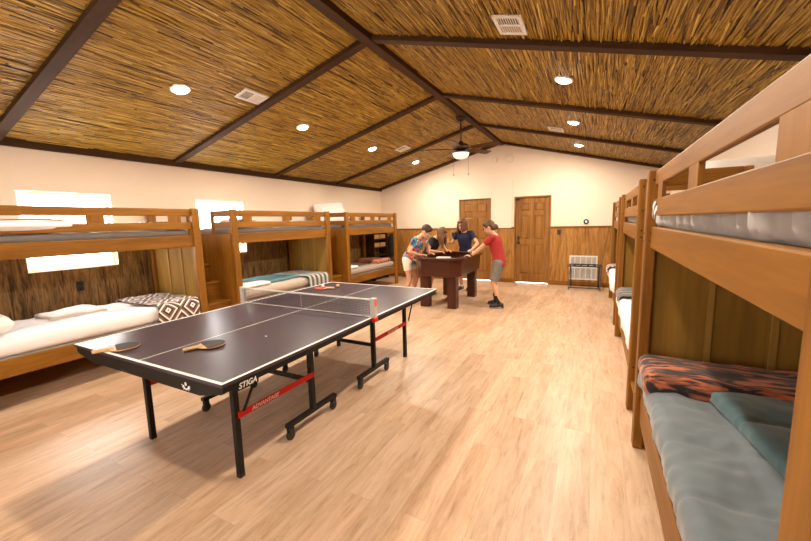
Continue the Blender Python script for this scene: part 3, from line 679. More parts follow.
# lower beds
def lower(s, i, zt, m, lab, **kw):
    y0, y1 = (BL if s < 0 else BR)[i]; lv = LVL if s < 0 else LVR
    bed(s, y0, y1, lv['b0']+.046, lv['b1']+.01, MATT, 'mattress under the '+lab, amp=.002, rad=.03, res=.08, d0=.085)
    a = dict(amp=.012, nf=5, seed=i*2.2+s); a.update(kw); d0 = a.pop('d0', .05)
    return bed(s, y0+.01, y1-.01, lv['b1']+.012, zt, m, lab, 'quilt', 'quilt', d0=d0, **a)
lower(-1, 0, .62, flat('white_duvet', (.90, .87, .88), .9, nz=.03, bump=.2, bscale=9, sheen=.2), 'white duvet on the lower bunk below the first window', amp=.02, nf=4, rad=.05)
pillow('white pillow at the near end of the white lower bunk', (-3.2, -.06, .71), .5, .40, .20, seed=12)
tag(slab('rumpled_sheet', WCLOTH, -3.68, -3.25, .45, .95, .60, .66, amp=.03, nf=6, rad=.03, seed=14), 'rumpled white sheet lying on the white lower bunk', 'sheet')
# diamond throw draped at the far end of the first lower bed
def drape(name, m, label, cat, x0, x1, y0, y1, z, drop0, drop1, amp=.01, seed=0, thick=.012, edge=0.0):
    """throw laid over a bed: flat on top, hanging down by drop0 at x0 and drop1 at x1"""
    prof = []
    r = .05
    if drop0: prof += [(x0, z-drop0), (x0-.004, z-drop0*.5), (x0, z-r), (x0+r*.3, z-r*.3)]
    n = 16
    for i in range(n+1):
        u = i/n; prof.append((x0+(r if drop0 else 0)+(x1-x0-(r if drop0 else 0)-(r if drop1 else 0))*u, z))
    if drop1: prof += [(x1-r*.3, z-r*.3), (x1, z-r), (x1+.004, z-drop1*.5), (x1, z-drop1)]
    ny = 22; v = []; f = []; cx_, cy_ = (x0+x1)/2, (y0+y1)/2
    for j in range(ny+1):
        for (px, pz) in prof:
            yy = y0+(y1-y0)*j/ny+edge*noise.noise(Vector((px*5, j*.1+seed, 0)))
            nn = noise.noise(Vector((px*9+seed, yy*9, pz*9)))*amp
            v.append((px-cx_+nn, yy-cy_, pz-z+abs(nn)*1.3))
    k = len(prof)
    for j in range(ny):
        for i in range(k-1): f.append((j*k+i, j*k+i+1, (j+1)*k+i+1, (j+1)*k+i))
    mb = MB().add(v, f)
    o = mb.build(name, m, smooth=True, mods=[('SOLIDIFY', dict(thickness=thick, offset=1)), ('SUBSURF', dict(levels=1, render_levels=1))]); o.location = (cx_, cy_, z)
    return tag(o, label, cat)
drape('patterned_throw', DZL, 'black and white diamond throw over the far end of the white lower bunk', 'throw', -3.75, -2.80, 1.22, 1.735, .640, .04, .26, amp=.014, seed=2, edge=.1)
lower(-1, 1, .61, BEIGE, 'beige grey quilt on the lower bunk of the middle left bed', quilt=(.18, .18), puff=.006)
STR = pattern('brown_aqua_stripes', 'stripes', [(.14, .055, .035), (.14, .055, .035), (.26, .42, .45), (.50, .54, .50)], 9)
drape('striped_throw', STR, 'brown and aqua striped throw over the far end of the middle lower bunk', 'throw', -3.72, -2.80, 3.72, 4.265, .630, .04, .26, amp=.01, seed=4)
tag(slab('folded_blanket', flat('aqua_cloth', (.09, .19, .21), .9, nz=.25, nscale=12), -3.65, -3.0, 2.95, 3.70, .600, .652, amp=.016, seed=4, rad=.03), 'aqua blanket folded on the middle lower bunk beside the striped throw', 'blanket')
tag(slab('folded_towel', WCLOTH, -3.2, -2.90, 2.48, 2.98, .615, .665, amp=.008, seed=5, rad=.022), 'white folded towels at the near end of the middle lower bunk', 'towel')
lower(-1, 2, .57, TAUPE, 'taupe quilt on the lower bunk of the farthest left bed', quilt=(.15, .15), puff=.006)
tag(slab('folded_towel', WCLOTH, -3.25, -2.95, 5.0, 5.45, .57, .63, amp=.008, seed=7, rad=.025), 'white folded towels on the farthest left lower bunk', 'towel')
tag(slab('folded_blanket', pattern('rust_cloth', 'tiger', [(.18, .05, .03), (.5, .16, .07), (.6, .25, .12)], 1.2), -3.6, -2.95, 6.25, 6.85, .56, .66, amp=.02, seed=9, rad=.04), 'rust orange folded blanket at the far end of the farthest left lower bunk', 'blanket')
# right lower beds
o = lower(1, 0, .585, GREYB, 'grey quilted comforter on the nearest right lower bunk', amp=.016, nf=7, quilt=(.27, .36), puff=.017, rad=.055, res=.016, d0=.012, seed=3)
tag(slab('teal_comforter', TEAL, 2.22, 2.78, -.30, 1.40, .60, .67, amp=.016, nf=7, quilt=(.3, .3), puff=.02, rad=.03, res=.02, seed=6, rot=(0, 0, .14), loc=(2.50, .60, .612)), 'teal quilted comforter along the wall side of the nearest right lower bunk', 'comforter')
TG = pattern('tiger_fleece', 'tiger', [(.020, .016, .018), (.16, .055, .03), (.60, .17, .07)], 1.0)
tag(slab('tiger_throw', TG, 1.862, 2.78, 1.20, 1.605, .535, .672, amp=.016, nf=6, rad=.06, res=.025, seed=4), 'orange and black tiger striped fleece folded on the nearest right lower bunk', 'throw')
lower(1, 1, .62, flat('white_duvet', (.90, .87, .88), .9), 'white quilt hanging over the rail of the second right lower bunk', amp=.02, nf=7, d0=-.01, quilt=(.3, .28), puff=.02, rad=.05)
drape('striped_throw', pattern('grey_stripe_throw', 'stripes', [(.02, .02, .025), (.20, .19, .19), (.02, .02, .025), (.32, .30, .29)], 6), 'black and grey striped throw at the far end of the second right lower bunk', 'throw', 1.860, 2.6, 3.62, 4.15, .64, .07, .04, amp=.014, seed=8, thick=.02)
lower(1, 2, .62, flat('white_duvet', (.90, .87, .88), .9), 'white quilt on the last right lower bunk', amp=.03, nf=7, d0=-.03, rad=.05)
drape('patterned_throw', DZL, 'black and white throw on the last right lower bunk', 'throw', 1.815, 2.6, 6.35, 6.75, .645, .12, .04, amp=.014, seed=8, thick=.02)

# bookcase and hanging coat beyond the farthest left bunk
bc = thing('shelf_unit', 'dark wooden shelf unit in the corner beyond the farthest left bunk', 'shelves', (XL+.04, 7.05, 0))
DK = wood('shelf_dark_', (.02, .009, .005), (.06, .028, .014), 'z')
for a in (0, .70): box('side_panel', DK, 0, .28, a, a+.03, 0, 1.30, bc, .003)
for z in (.06, .35, .64, .86, 1.08, 1.27): box('shelf', DK, .0, .27, .03, .70, z, z+.025, bc, .002)
for k, (z, c) in enumerate(((.885, 0), (1.105, 1))):
    for j in range(2):
        tag(box('storage_basket', flat('basket_tan', (.42, .24, .09), .8, nz=.3, nscale=40), XL+.08, XL+.29, 7.12+j*.31, 7.38+j*.31, z+.001, z+.11, None, .01),
            'tan basket on the %s shelf of the corner unit, %s of two' % (('middle', 'upper')[c], ('nearer', 'farther')[j]), 'basket', 'baskets in the corner shelf unit')
coat = thing('hanging_coat', 'dark coat hanging on the back wall behind the farthest left bunk', 'coat', (-3.5, YB-.02, 0))
mb = MB(); rr = []
for z, w_, d_ in ((1.24, .03, .03), (1.20, .09, .05), (1.05, .12, .07), (.8, .12, .08), (.62, .15, .09), (.60, .14, .08)):
    rr.append([Vector((w_*math.cos(t)*(1+.12*math.sin(5*t+z*4)), -d_*.6+d_*.6*math.sin(t), z)) for t in [2*PI*i/20 for i in range(20)]])
mb.rings(rr).build('coat_body', flat('coat_cloth', (.03, .02, .018), .9), coat, smooth=True)
MB().tube((0, -.03, 1.26), (0, .02, 1.28), .006, n=8).build('hook', BLACK, coat)

# ================================================================== TABLE TENNIS TABLE
tt = thing('table_tennis_table', 'dark blue-grey table tennis table on a black folding frame with white border lines', 'table tennis table', (0, 0, 0))
TOP = flat('table_top', (.042, .031, .052), .30, nz=.05, nscale=3)
LINE = flat('line_white', (.85, .84, .82), .45)
Wd, Ln2 = 1.525, 2.74
for a, b in ((0, 1.367), (1.373, 2.74)):
    o = box('table_half', TOP, -Wd, 0, a, b, .742, .76, tt, .001)
    ln = MB(); z0, z1 = .7602, .7608
    ln.box(-.02, 0, a, b, z0, z1).box(-Wd, -Wd+.02, a, b, z0, z1).box(-Wd/2-.003, -Wd/2+.003, a, b, z0, z1)
    if a == 0: ln.box(-Wd, 0, 0, .02, z0, z1+.0002)
    else: ln.box(-Wd, 0, 2.72, 2.74, z0, z1+.0002)
    ln.build('painted_lines', LINE, o)
    for q in (-Wd+.01, -.03): MB().box(q, q+.02, a+.01, b-.01, .705, .742).build('side_apron', BLACK, tt, .002)
for s in (0, 1):
    yy = .01 if s == 0 else 2.71
    # end apron, deeper between the legs
    mb = MB(); v = [(-Wd+.02, .742), (-.02, .742), (-.02, .70), (-.2, .66), (-Wd+.2, .66), (-Wd+.02, .70)]
    mb.add([(x, yy, z) for x, z in v]+[(x, yy+.02, z) for x, z in v], [(5, 4, 3, 2, 1, 0), (6, 7, 8, 9, 10, 11)]+[(i, (i+1) % 6, 6+(i+1) % 6, 6+i) for i in range(6)])
    mb.build('end_apron', BLACK, tt, .001)
FXs = (-.29, -Wd+.29)
for yl, yt, sg in ((.27, .93, 1), (2.47, 1.81, -1)):
    for xi, x in enumerate(FXs):
        lg = MB().bar((x, yl, .02), (x, yl, .742), .036, .036).build('leg', BLACK, tt, .003); MB().box(x-.019, x+.019, yl-.019, yl+.019, 0, .03).build('foot', BLACKP, lg, .004)
        MB().bar((x, yt, .125), (x, yt, .742), .036, .04).build('trolley_leg', BLACK, tt, .003)
        fb = MB().bar((x, yt-.27, .115), (x, yt+.27, .115), .04, .03).build('foot_bar', BLACK, tt, .003)
        for d in (-.24, .24):
            cs = MB().lathe([(.034, -.011), (.037, -.006), (.037, .006), (.034, .011)], (x, yt+d, .038), 'x', n=18)
            cs.box(x-.019, x-.014, yt+d-.018, yt+d+.02, .035, .10).box(x+.014, x+.019, yt+d-.018, yt+d+.02, .035, .10).box(x-.019, x+.019, yt+d-.018, yt+d+.02, .09, .10)
            cs.build('caster', BLACKP, fb, .001)
        sgx = 1 if xi == 0 else -1
        rb = MB().bar((x+sgx*.026, yl, .405), (x+sgx*.026, yt, .405), .012, .038).build('red_brace', RED, tt, .002); rb['label'] = 'red side brace'
        MB().bar((x+sgx*.036, yl+.03, .42), (x+sgx*.036, yl+.20, .705), .012, .014).build('diagonal_strut', BLACK, tt, .002)
    MB().bar((FXs[0], yt, .35), (FXs[1], yt, .35), .03, .03).build('cross_bar', BLACK, tt, .003)
    MB().bar((FXs[0], yl, .60), (FXs[1], yl, .60), .025, .025).build('cross_bar', BLACK, tt, .003)
    for x in FXs: MB().box(x-.025, x+.025, min(yl, yt)-.02, max(yl, yt)+.02, .715, .741).build('mount_rail', BLACK, tt, .002)
# cross wheels under the middle
def text(body, m, loc, rot, size, parent, shear=0.25, ext=.0006):
    c = bpy.data.curves.new('lettering', 'FONT'); c.body = body; c.size = size; c.shear = shear; c.extrude = ext; c.align_x = 'CENTER'; c.align_y = 'CENTER'; c.offset = size*.02
    c.materials.append(m); tmp = bpy.data.objects.new('tmp', c); COL.objects.link(tmp); bpy.context.view_layer.update()
    me = bpy.data.meshes.new_from_object(tmp.evaluated_get(bpy.context.evaluated_depsgraph_get())); bpy.data.objects.remove(tmp)
    o = bpy.data.objects.new('lettering', me); COL.objects.link(o); o.location = loc; o.rotation_euler = rot; o.parent = parent; return o
box('brand_plate', BLACK, -.012, -.0095, .085, .225, .684, .742, tt, .001)
text('STIGA', LINE, (-.0088, .155, .707), (PI/2, 0, PI/2), .042, tt)
for yy in (.46,): text('ADVANTAGE', flat('letter_white', (.85, .8, .78), .5), (-.257, .47, .405), (PI/2, 0, PI/2), .036, tt)
text('ADVANTAGE', flat('letter_white', (.85, .8, .78), .5), (-.257, 2.15, .405), (PI/2, 0, PI/2), .036, tt)
# emblem: winged ring on the end apron
em = MB()
for i in range(14):
    t0 = PI+.25+(PI-.5)*i/14; t1 = PI+.25+(PI-.5)*(i+1)/14
    em.add([(-.31+.030*math.cos(t), 0, .70+.030*math.sin(t)) for t in (t0, t1)]+[(-.31+.019*math.cos(t), 0, .70+.021*math.sin(t)) for t in (t1, t0)], [(0, 1, 2, 3)])
em.ball((-.31, 0, .704), (.010, .002, .011), 8)
for i in range(3):
    for sx in (-1, 1):
        q = PI/2+sx*(PI/2+.15+.38*i); em.add([(-.31+.032*math.cos(q-.12), 0, .70+.032*math.sin(q-.12)), (-.31+.041*math.cos(q), 0, .70+.041*math.sin(q)), (-.31+.032*math.cos(q+.12), 0, .70+.032*math.sin(q+.12))], [(0, 1, 2)])
em.v = [(x, y+.0085, z) for x, y, z in em.v]
em.build('emblem', LINE, tt, mods=[('SOLIDIFY', dict(thickness=.002))])
# net
nt = thing('table_tennis_net', 'table tennis net with white tape between two pale posts across the table', 'net', (0, 1.37, .76))
m, N, L, b = newmat('net_mesh')
tc = N.new('ShaderNodeTexCoord'); bk = N.new('ShaderNodeTexBrick'); bk.offset = 0; bk.inputs['Scale'].default_value = 1; bk.inputs['Brick Width'].default_value = .014; bk.inputs['Row Height'].default_value = .014
bk.inputs['Mortar Size'].default_value = .0011; bk.inputs['Mortar Smooth'].default_value = 0
mpn = N.new('ShaderNodeMapping'); mpn.inputs['Rotation'].default_value = (PI/2, 0, 0); L.new(tc.outputs['Object'], mpn.inputs[0]); L.new(mpn.outputs[0], bk.inputs['Vector'])
tr = N.new('ShaderNodeBsdfTransparent'); mxs = N.new('ShaderNodeMixShader'); L.new(bk.outputs['Fac'], mxs.inputs[0]); L.new(tr.outputs[0], mxs.inputs[1]); L.new(b.outputs[0], mxs.inputs[2]); L.new(mxs.outputs[0], N['Material Output'].inputs[0])
b.inputs['Base Color'].default_value = (.03, .03, .04, 1)
MB().add([(-Wd-.0, 0, .012), (0, 0, .012), (0, 0, .150), (-Wd, 0, .150)], [(0, 1, 2, 3)]).build('net_mesh', m, nt)
box('top_tape', LINE, -Wd-.005, .0, -.003, .003, .143, .158, nt, .001); box('bottom_tape', LINE, -Wd, 0, -.003, .003, .006, .014, nt, .001)
PGY = flat('post_grey', (.55, .52, .50), .4)
for s, x in ((1, .012), (-1, -Wd-.012)):
    p = box('net_post', PGY, x-.022*1, x+.022*1, -.022, .022, .002, .165, nt, .004)
    box('post_clamp', RED if s > 0 else PGY, x-.012, x+.028 if s > 0 else x+.012, -.024, .024, -.03, .0005 if s > 0 else -.0, p, .003) if s > 0 else None
    if s > 0: box('post_clip', flat('coral', (.8, .15, .10), .4), x+.0225, x+.027, -.018, .012, .10, .155, p, .001)
MB().bar((-Wd/2, -.005, .012), (-Wd/2, -.005, .15), .002, .001).build('center_strap', LINE, nt)

# paddles and balls
RUB = flat('black_rubber', (.03, .028, .028), .75); RUBR = flat('red_rubber', (.45, .05, .035), .7)
PLY = wood('paddle_wood_', (.60, .36, .16), (.80, .55, .30), 'y', scale=10)
def paddle(loc, rz, label, top=RUB, rx=0.0):
    t = thing('table_tennis_paddle', label, 'paddle', loc, rz, 'paddles on the table'); t.rotation_euler = (rx, 0, rz)
    pts = [(.078*math.cos(a)*(1-.06*math.sin(a)), .085+.082*math.sin(a)) for a in [2*PI*i/32 for i in range(32)]]
    bl = MB().prism(pts, .006, .012).build('blade', PLY, t)
    pts2 = [(x*.985, .085+(y-.085)*.985) for x, y in pts if y > .028]
    MB().prism(pts2, .0121, .0155).build('rubber', top, bl); MB().prism(pts2, .0025, .0059).build('rubber', RUBR, bl)
    rg = []
    for y, w, h in ((.03, .022, .006), (.02, .016, .010), (-.02, .0135, .012), (-.07, .0155, .012), (-.078, .0135, .010)):
        rg.append([Vector((w*math.cos(a), y, .0125+h*math.sin(a))) for a in [2*PI*i/14 for i in range(14)]])
    MB().rings(rg).build('handle', PLY, t, smooth=True)
    return t
def orient(h, bpt): return math.atan2(bpt[1]-h[1], bpt[0]-h[0])-PI/2
paddle((-1.125, .022, .7615), orient((-1.15, -.05), (-1.06, .19)), 'black paddle with wooden handle at the left near corner of the table')
paddle((-.625, .285, .7615), orient((-.65, .21), (-.57, .45)), 'black paddle lying nearer the middle of the table, left of the white edge line')
paddle((-1.22, 2.30, .7615), orient((-1.10, 2.34), (-1.32, 2.28)), 'reddish paddle at the far left end of the table', RUBR)
for loc, c, lb in (((-1.17, 2.43, .781), (.85, .60, .12), 'yellow table tennis ball at the far end of the table'), ((-1.27, 2.27, .798), (.86, .8, .76), 'white table tennis ball resting on the reddish paddle')):
    tag(MB().ball((0, 0, 0), .02, 16).build('table_tennis_ball', flat('ball%.1f' % c[2], c, .4), smooth=True), lb, 'ball', 'table tennis balls').location = loc
tag(MB().ball((0, 0, 0), (.010, .007, .003), 8).build('paper_scrap', LINE), 'tiny white scrap on the dark tabletop near the net', 'scrap').location = (-.42, .65, .7635)

# ================================================================== GAME TABLE
gt = thing('game_table', 'dark brown wooden game table with chunky square legs, group standing around', 'game table', (-.86, 5.48, 0))
def octo(hx, hy, c): return [(-hx+c, -hy), (hx-c, -hy), (hx, -hy+c), (hx, hy-c), (hx-c, hy), (-hx+c, hy), (-hx, hy-c), (-hx, -hy+c)]
def octring(po, pi_, z0, z1):
    n = 8; v = [(x, y, z0) for x, y in po]+[(x, y, z1) for x, y in po]+[(x, y, z1) for x, y in pi_]+[(x, y, z0) for x, y in pi_]
    f = []
    for a in range(4):
        b2 = (a+1) % 4
        for i in range(n): f.append((a*n+i, a*n+(i+1) % n, b2*n+(i+1) % n, b2*n+i))
    return MB().add(v, f)
mb = MB(); po, pi_ = octo(.43, .74, .16), octo(.37, .68, .13); n = 8
pb = octo(.41, .72, .15)
v = [(x, y, .57) for x, y in pb]+[(x, y, .86) for x, y in po]+[(x, y, .86) for x, y in pi_]+[(x, y, .57) for x, y in pi_]; f = []
for a in range(4):
    for i in range(n): f.append((a*n+i, a*n+(i+1) % n, ((a+1) % 4)*n+(i+1) % n, ((a+1) % 4)*n+i))
mb.add(v, f); mb.build('cabinet', darkwood('x'), gt, .006)
octring(octo(.47, .78, .17), octo(.35, .66, .12), .86, .90).build('top_rim', darkwood('x'), gt, .01)
MB().prism(octo(.369, .679, .129), .70, .72).build('playing_field', flat('field', (.05, .03, .025), .5), gt)
for s in (-1, 1): box('front_panel_molding', darkwood('x'), -.24, .24, s*.70-.01, s*.70+.01, .63, .80, gt, .008)
for sx in (-1, 1): MB().bar((sx*.403, -.5, .715), (sx*.403, .5, .715), .02, .15).build('side_panel_molding', darkwood('y'), gt, .008)
for sx in (-1, 1):
    for sy in (-1, 1): box('leg', darkwood('z'), sx*.26-.08, sx*.26+.08, sy*.56-.08, sy*.56+.08, 0, .58, gt, .008)
for dx, dy, a, lb in ((.10, -.52, .2, 'white card on the dark rim of the game table, left of two'), (.24, -.45, -.3, 'white card on the game table, right of two')):
    pass
wt = tag(MB().box(-.12, .12, -.05, .05, 0, .02).build('score_sheet', WHITE, bevel=.003), 'white tray lying on the near rim of the dark game table', 'tray'); wt.location = (-.72, 4.79, .9005); wt.rotation_euler = (0, 0, .1)

# ================================================================== PEOPLE
SKIN = flat('skin', (.72, .40, .25), .55, nz=.04, nscale=20)
def lerp(a, b, t): return a+(b-a)*t
def ikmid(a, b, l1, l2, pole):
    d = b-a; L_ = min(d.length, (l1+l2)*.998); dn = d.normalized(); b = a+dn*L_
    x = (l1*l1-l2*l2+L_*L_)/(2*L_); h_ = math.sqrt(max(0, l1*l1-x*x)); p = pole-dn*pole.dot(dn); p.normalize()
    return a+dn*x+p*h_, b
def ering(c, ax, ay, rx, ry, n=20, sq=2.2):
    out = []
    for i in range(n):
        t = 2*PI*i/n; cs, sn = math.cos(t), math.sin(t)
        out.append(c+ax*(rx*math.copysign(abs(cs)**(2/sq), cs))+ay*(ry*math.copysign(abs(sn)**(2/sq), sn)))
    return out
def rcap(mb, a, b, r0, r1, n=14): mb.tube(a, b, r0, r1, n); mb.ball(a, r0, n); mb.ball(b, r1, n)
def remesh(vox, sm): return [('REMESH', dict(mode='VOXEL', voxel_size=vox, use_smooth_shade=True)), ('SMOOTH', dict(factor=.5, iterations=sm))]
def person(name_label, loc, rz, h, lean, face_yaw, face_pitch, wrists, feet, cloth, hair, female=False, side_lean=0.0, torso_yaw=0.0, hipback=0.0, item=None, knee=.03):
    """local frame: faces +y, x to its right. wrists in world coords."""
    k = h/1.70
    t = thing('person', name_label, 'person', loc, rz)
    Rw = Matrix.Rotation(rz, 3, 'Z'); O = Vector(loc); toL = lambda p: Rw.transposed() @ (Vector(p)-O)
    hipz = .90*k-.01; pel = Vector((0, -hipback, hipz))
    Rt = Matrix.Rotation(torso_yaw, 3, 'Z') @ Matrix.Rotation(-lean, 3, 'X') @ Matrix.Rotation(side_lean, 3, 'Y')
    ax, ay, az = Rt @ Vector((1, 0, 0)), Rt @ Vector((0, 1, 0)), Rt @ Vector((0, 0, 1))
    sw = (.165 if female else .175)*k; hw = .085*k
    T = lambda x, y, z: pel+ax*x+ay*y+az*z
    neck = T(0, .0, .50*k); sh = [T(s*sw, 0, .455*k) for s in (-1, 1)]
    tors = [(-.09, 0, .135, .095), (.0, .0, .150, .105), (.12, .0, .125 if female else .132, .092), (.25, .008, .140, .105), (.37, .006, .158, .108), (.44, 0, .150, .090), (.485, -.004, .085, .062), (.51, -.003, .05, .05)]
    def torso(mb, g, z0=-1, z1=9):
        rs = [ering(T(0, y*k, z*k), ax, ay, rx*k+g, ry*k+g) for z, y, rx, ry in tors if z0 <= z <= z1]; mb.rings(rs)
    B_ = MB(); torso(B_, 0)
    # head
    Rh = Matrix.Rotation(face_yaw, 3, 'Z') @ Matrix.Rotation(-face_pitch, 3, 'X')
    hb = neck+az*.055*k*1.0+(Rh @ Vector((0, .015, .0)))*k; hc = hb+(Rh @ Vector((0, .02, .11)))*k*1.0
    hs = k*1.12
    HP = lambda x, y, z: hc+(Rh @ Vector((x, y, z)))*hs
    B_.tube(neck-az*.04*k, hb+(Rh @ Vector((0, 0, .03)))*k, .052*k, .047*k, 14)
    B_.ball(HP(0, -.01, .022), tuple(x*hs for x in (.074, .090, .088)), 18, Rh)
    B_.ball(HP(0, .022, -.035), tuple(x*hs for x in (.056, .062, .072)), 16, Rh)
    B_.ball(HP(0, .045, -.088), tuple(x*hs for x in (.028, .030, .022)), 12, Rh)
    rcap(B_, HP(0, .084, .012), HP(0, .100, -.028), .008*hs, .013*hs, 8)
    B_.ball(HP(0, .082, -.062), tuple(x*hs for x in (.022, .010, .006)), 8, Rh); B_.ball(HP(0, .080, -.074), tuple(x*hs for x in (.018, .010, .006)), 8, Rh)
    for s in (-1, 1): B_.ball(HP(s*.074, -.008, -.008), tuple(x*hs for x in (.010, .018, .030)), 10, Rh)
    # arms
    els = []; wr = []
    for i, s in enumerate((-1, 1)):
        wt_, pole, hd = wrists[i]; w_ = toL(wt_); pl = Rw.transposed() @ Vector(pole)
        e, w_ = ikmid(sh[i], w_, .29*k, .25*k, pl); els.append(e); wr.append(w_)
        B_.ball(sh[i], .050*k, 14); B_.tube(sh[i], e, .046*k, .036*k, 14); B_.ball(e, .036*k, 12)
        mid = lerp(e, w_, .3); B_.tube(e, mid, .036*k, .038*k, 14, ); B_.ball(mid, .038*k, 12); B_.tube(mid, w_, .038*k, .025*k, 14); B_.ball(w_, .025*k, 10)
        # hand: palm + 5 fingers, curl over
        d = (Rw.transposed() @ Vector(hd[0])).normalized(); pn = (Rw.transposed() @ Vector(hd[1])).normalized()   # finger dir, palm normal
        pn = (pn-d*pn.dot(d)).normalized(); sd = d.cross(pn)
        thumb_s = 1 if (sd.dot(ax)*s < 0) else -1
        c = w_+d*.050*k
        Rhd = Matrix((sd, d, -pn)).transposed()
        B_.ball(c, (.040*k, .052*k, .017*k), 12, Rhd)
        for q, (off, ln) in enumerate(((-.029, .060), (-.010, .072), (.010, .068), (.028, .052))):
            o_ = off*thumb_s*-1 if False else off*-thumb_s*-1
            kn = w_+d*.085*k+sd*(o_*k*-1); j1 = kn+(d*.92+pn*.38)*ln*.5*k; j2 = j1+(d*.55+pn*.83)*ln*.5*k
            B_.tube(w_+d*.05*k+sd*(o_*k*-.7), kn, .010*k, .0095*k, 8); rcap(B_, kn, j1, .0095*k, .0085*k, 8); rcap(B_, j1, j2, .0085*k, .0075*k, 8)
        tb = w_+d*.025*k+sd*(thumb_s*.025*k); t1 = tb+(d*.6+sd*thumb_s*.75+pn*.2)*.038*k; t2 = t1+(d*.85+sd*thumb_s*.2+pn*.45)*.032*k
        rcap(B_, tb, t1, .013*k, .011*k, 8); rcap(B_, t1, t2, .011*k, .009*k, 8)
    # legs
    hips = [pel+Vector((s*hw, 0, -.03*k)) for s in (-1, 1)]; kn_ = []; an = []
    for i, s in enumerate((-1, 1)):
        fx, fy, fr = feet[i]; a_ = Vector((fx, fy, .085*k)); kk, a_ = ikmid(hips[i], a_, .402*k, .395*k, Vector((0, 1, 0))); kn_.append(kk); an.append(a_)
        B_.ball(hips[i], .088*k, 14); B_.tube(hips[i], kk, .082*k, .052*k, 16); B_.ball(kk, .052*k, 14)
        cm = lerp(kk, a_, .3)+Vector((0, -.012*k, 0)); B_.tube(kk, cm, .050*k, .053*k, 14); B_.ball(cm, .053*k, 12); B_.tube(cm, a_, .053*k, .034*k, 14); B_.ball(a_, .036*k, 12)
        fd = Vector((math.sin(fr), math.cos(fr), 0)); rcap(B_, a_+Vector((0, 0, -.045*k))-fd*.03*k, a_+Vector((0, 0, -.052*k))+fd*.12*k, .034*k, .026*k, 12)
    body = B_.build('body', SKIN, t, smooth=True, mods=remesh(.0065, 4)); 
    # eyes, brows
    for s in (-1, 1):
        MB().ball(HP(s*.030, .083, .010), tuple(x*hs for x in (.012, .006, .007)), 10, Rh).build('eye', flat('eye_dark', (.05, .03, .02), .3), t, smooth=True)
        MB().bar(HP(s*.016, .088, .028), HP(s*.046, .080, .029), .006*hs, .006*hs).build('eyebrow', flat('brow', (.06, .03, .015), .8), t)
    # shirt
    sm = cloth['shirt']; g = .016; s_ = MB()
    hem = cloth.get('hem', -.06)
    rs = [ering(pel+Vector((0, .01*k, hem*k)), Vector((1, 0, 0)), Vector((0, 1, 0)), (.158)*k+g, (.115)*k+g)]+[ering(T(0, y*k, z*k), ax, ay, rx*k+g, ry*k+g) for z, y, rx, ry in tors if .0 <= z <= .45]+[ering(T(0, -.004*k, .485*k), ax, ay, .078*k, .060*k)]
    s_.rings(rs)
    for i in (0, 1):
        e = els[i]; cu = lerp(sh[i], e, cloth.get('sleeve', .55)); s_.ball(sh[i], .056*k+.004, 14); s_.tube(lerp(T(0, 0, .42*k), sh[i], .5), sh[i], .07*k, .056*k+.004, 14); s_.tube(sh[i], cu, .058*k, .058*k, 16)
    s_.build('shirt', sm, t, smooth=True, mods=remesh(.008, 5))
    # shorts
    if cloth.get('bottom'):
        p_ = MB(); p_.rings([ering(pel+Vector((0, 0, -.10*k)), Vector((1, 0, 0)), Vector((0, 1, 0)), .165*k, .115*k), ering(T(0, 0, -.02*k), ax, ay, .160*k, .113*k), ering(T(0, 0, .06*k), ax, ay, .146*k, .104*k)])
        for i in (0, 1):
            c_ = lerp(hips[i], kn_[i], cloth['leglen']); p_.ball(hips[i], .102*k, 14); p_.tube(hips[i]+Vector((0, 0, -.0)), c_, .100*k, (.092 if cloth['leglen'] > .6 else .09)*k, 16)
        p_.build('shorts', cloth['bottom'], t, smooth=True, mods=remesh(.008, 4))
    # socks + shoes
    for i in (0, 1):
        a_ = an[i]; fr = feet[i][2]; fd = Vector((math.sin(fr), math.cos(fr), 0)); sd = Vector((fd.y, -fd.x, 0)); up_ = Vector((0, 0, 1)); base = Vector((a_.x, a_.y, 0))
        if cloth.get('sock'):
            sk = MB(); sk.tube(a_+up_*-.03*k, lerp(a_, kn_[i], cloth['sockh']), .042*k, .046*k, 16); sk.build('sock', cloth['sock'], t, smooth=True)
        rr = []
        for y_, w_, z_, r_ in ((-.085, .012, .03, .02), (-.075, .034, .045, .04), (-.02, .040, .055, .052), (.05, .042, .048, .045), (.11, .046, .038, .034), (.16, .036, .030, .025), (.178, .012, .024, .012)):
            rr.append([base+fd*y_*k+sd*w_*k*math.cos(q)+up_*(.014+max(-.012, 0)+z_*k-.0+r_*k*math.sin(q) if math.sin(q) > 0 else .014+z_*k*.98+z_*k*.96*math.sin(q)) for q in [2*PI*j/16 for j in range(16)]])
        so = MB().rings(rr).build('shoe', cloth['shoe'], t, smooth=True)
        pts = [base+fd*y_*k+sd*w_*k*s__ for s__ in (1, -1) for y_, w_ in (((-.085, .02), (-.06, .038), (0, .043), (.06, .044), (.12, .048), (.165, .036), (.185, .01)) if s__ > 0 else ((.185, .01), (.165, .036), (.12, .048), (.06, .044), (0, .043), (-.06, .038), (-.085, .02)))]
        MB().prism([(p.x, p.y) for p in pts], 0.001, .018).build('sole', cloth['sole'], so)
    # hair
    kind, hm = hair; hb_ = MB()
    hb_.ball(HP(0, -.018, .034), tuple(x*hs for x in (.083, .094, .086)), 18, Rh)
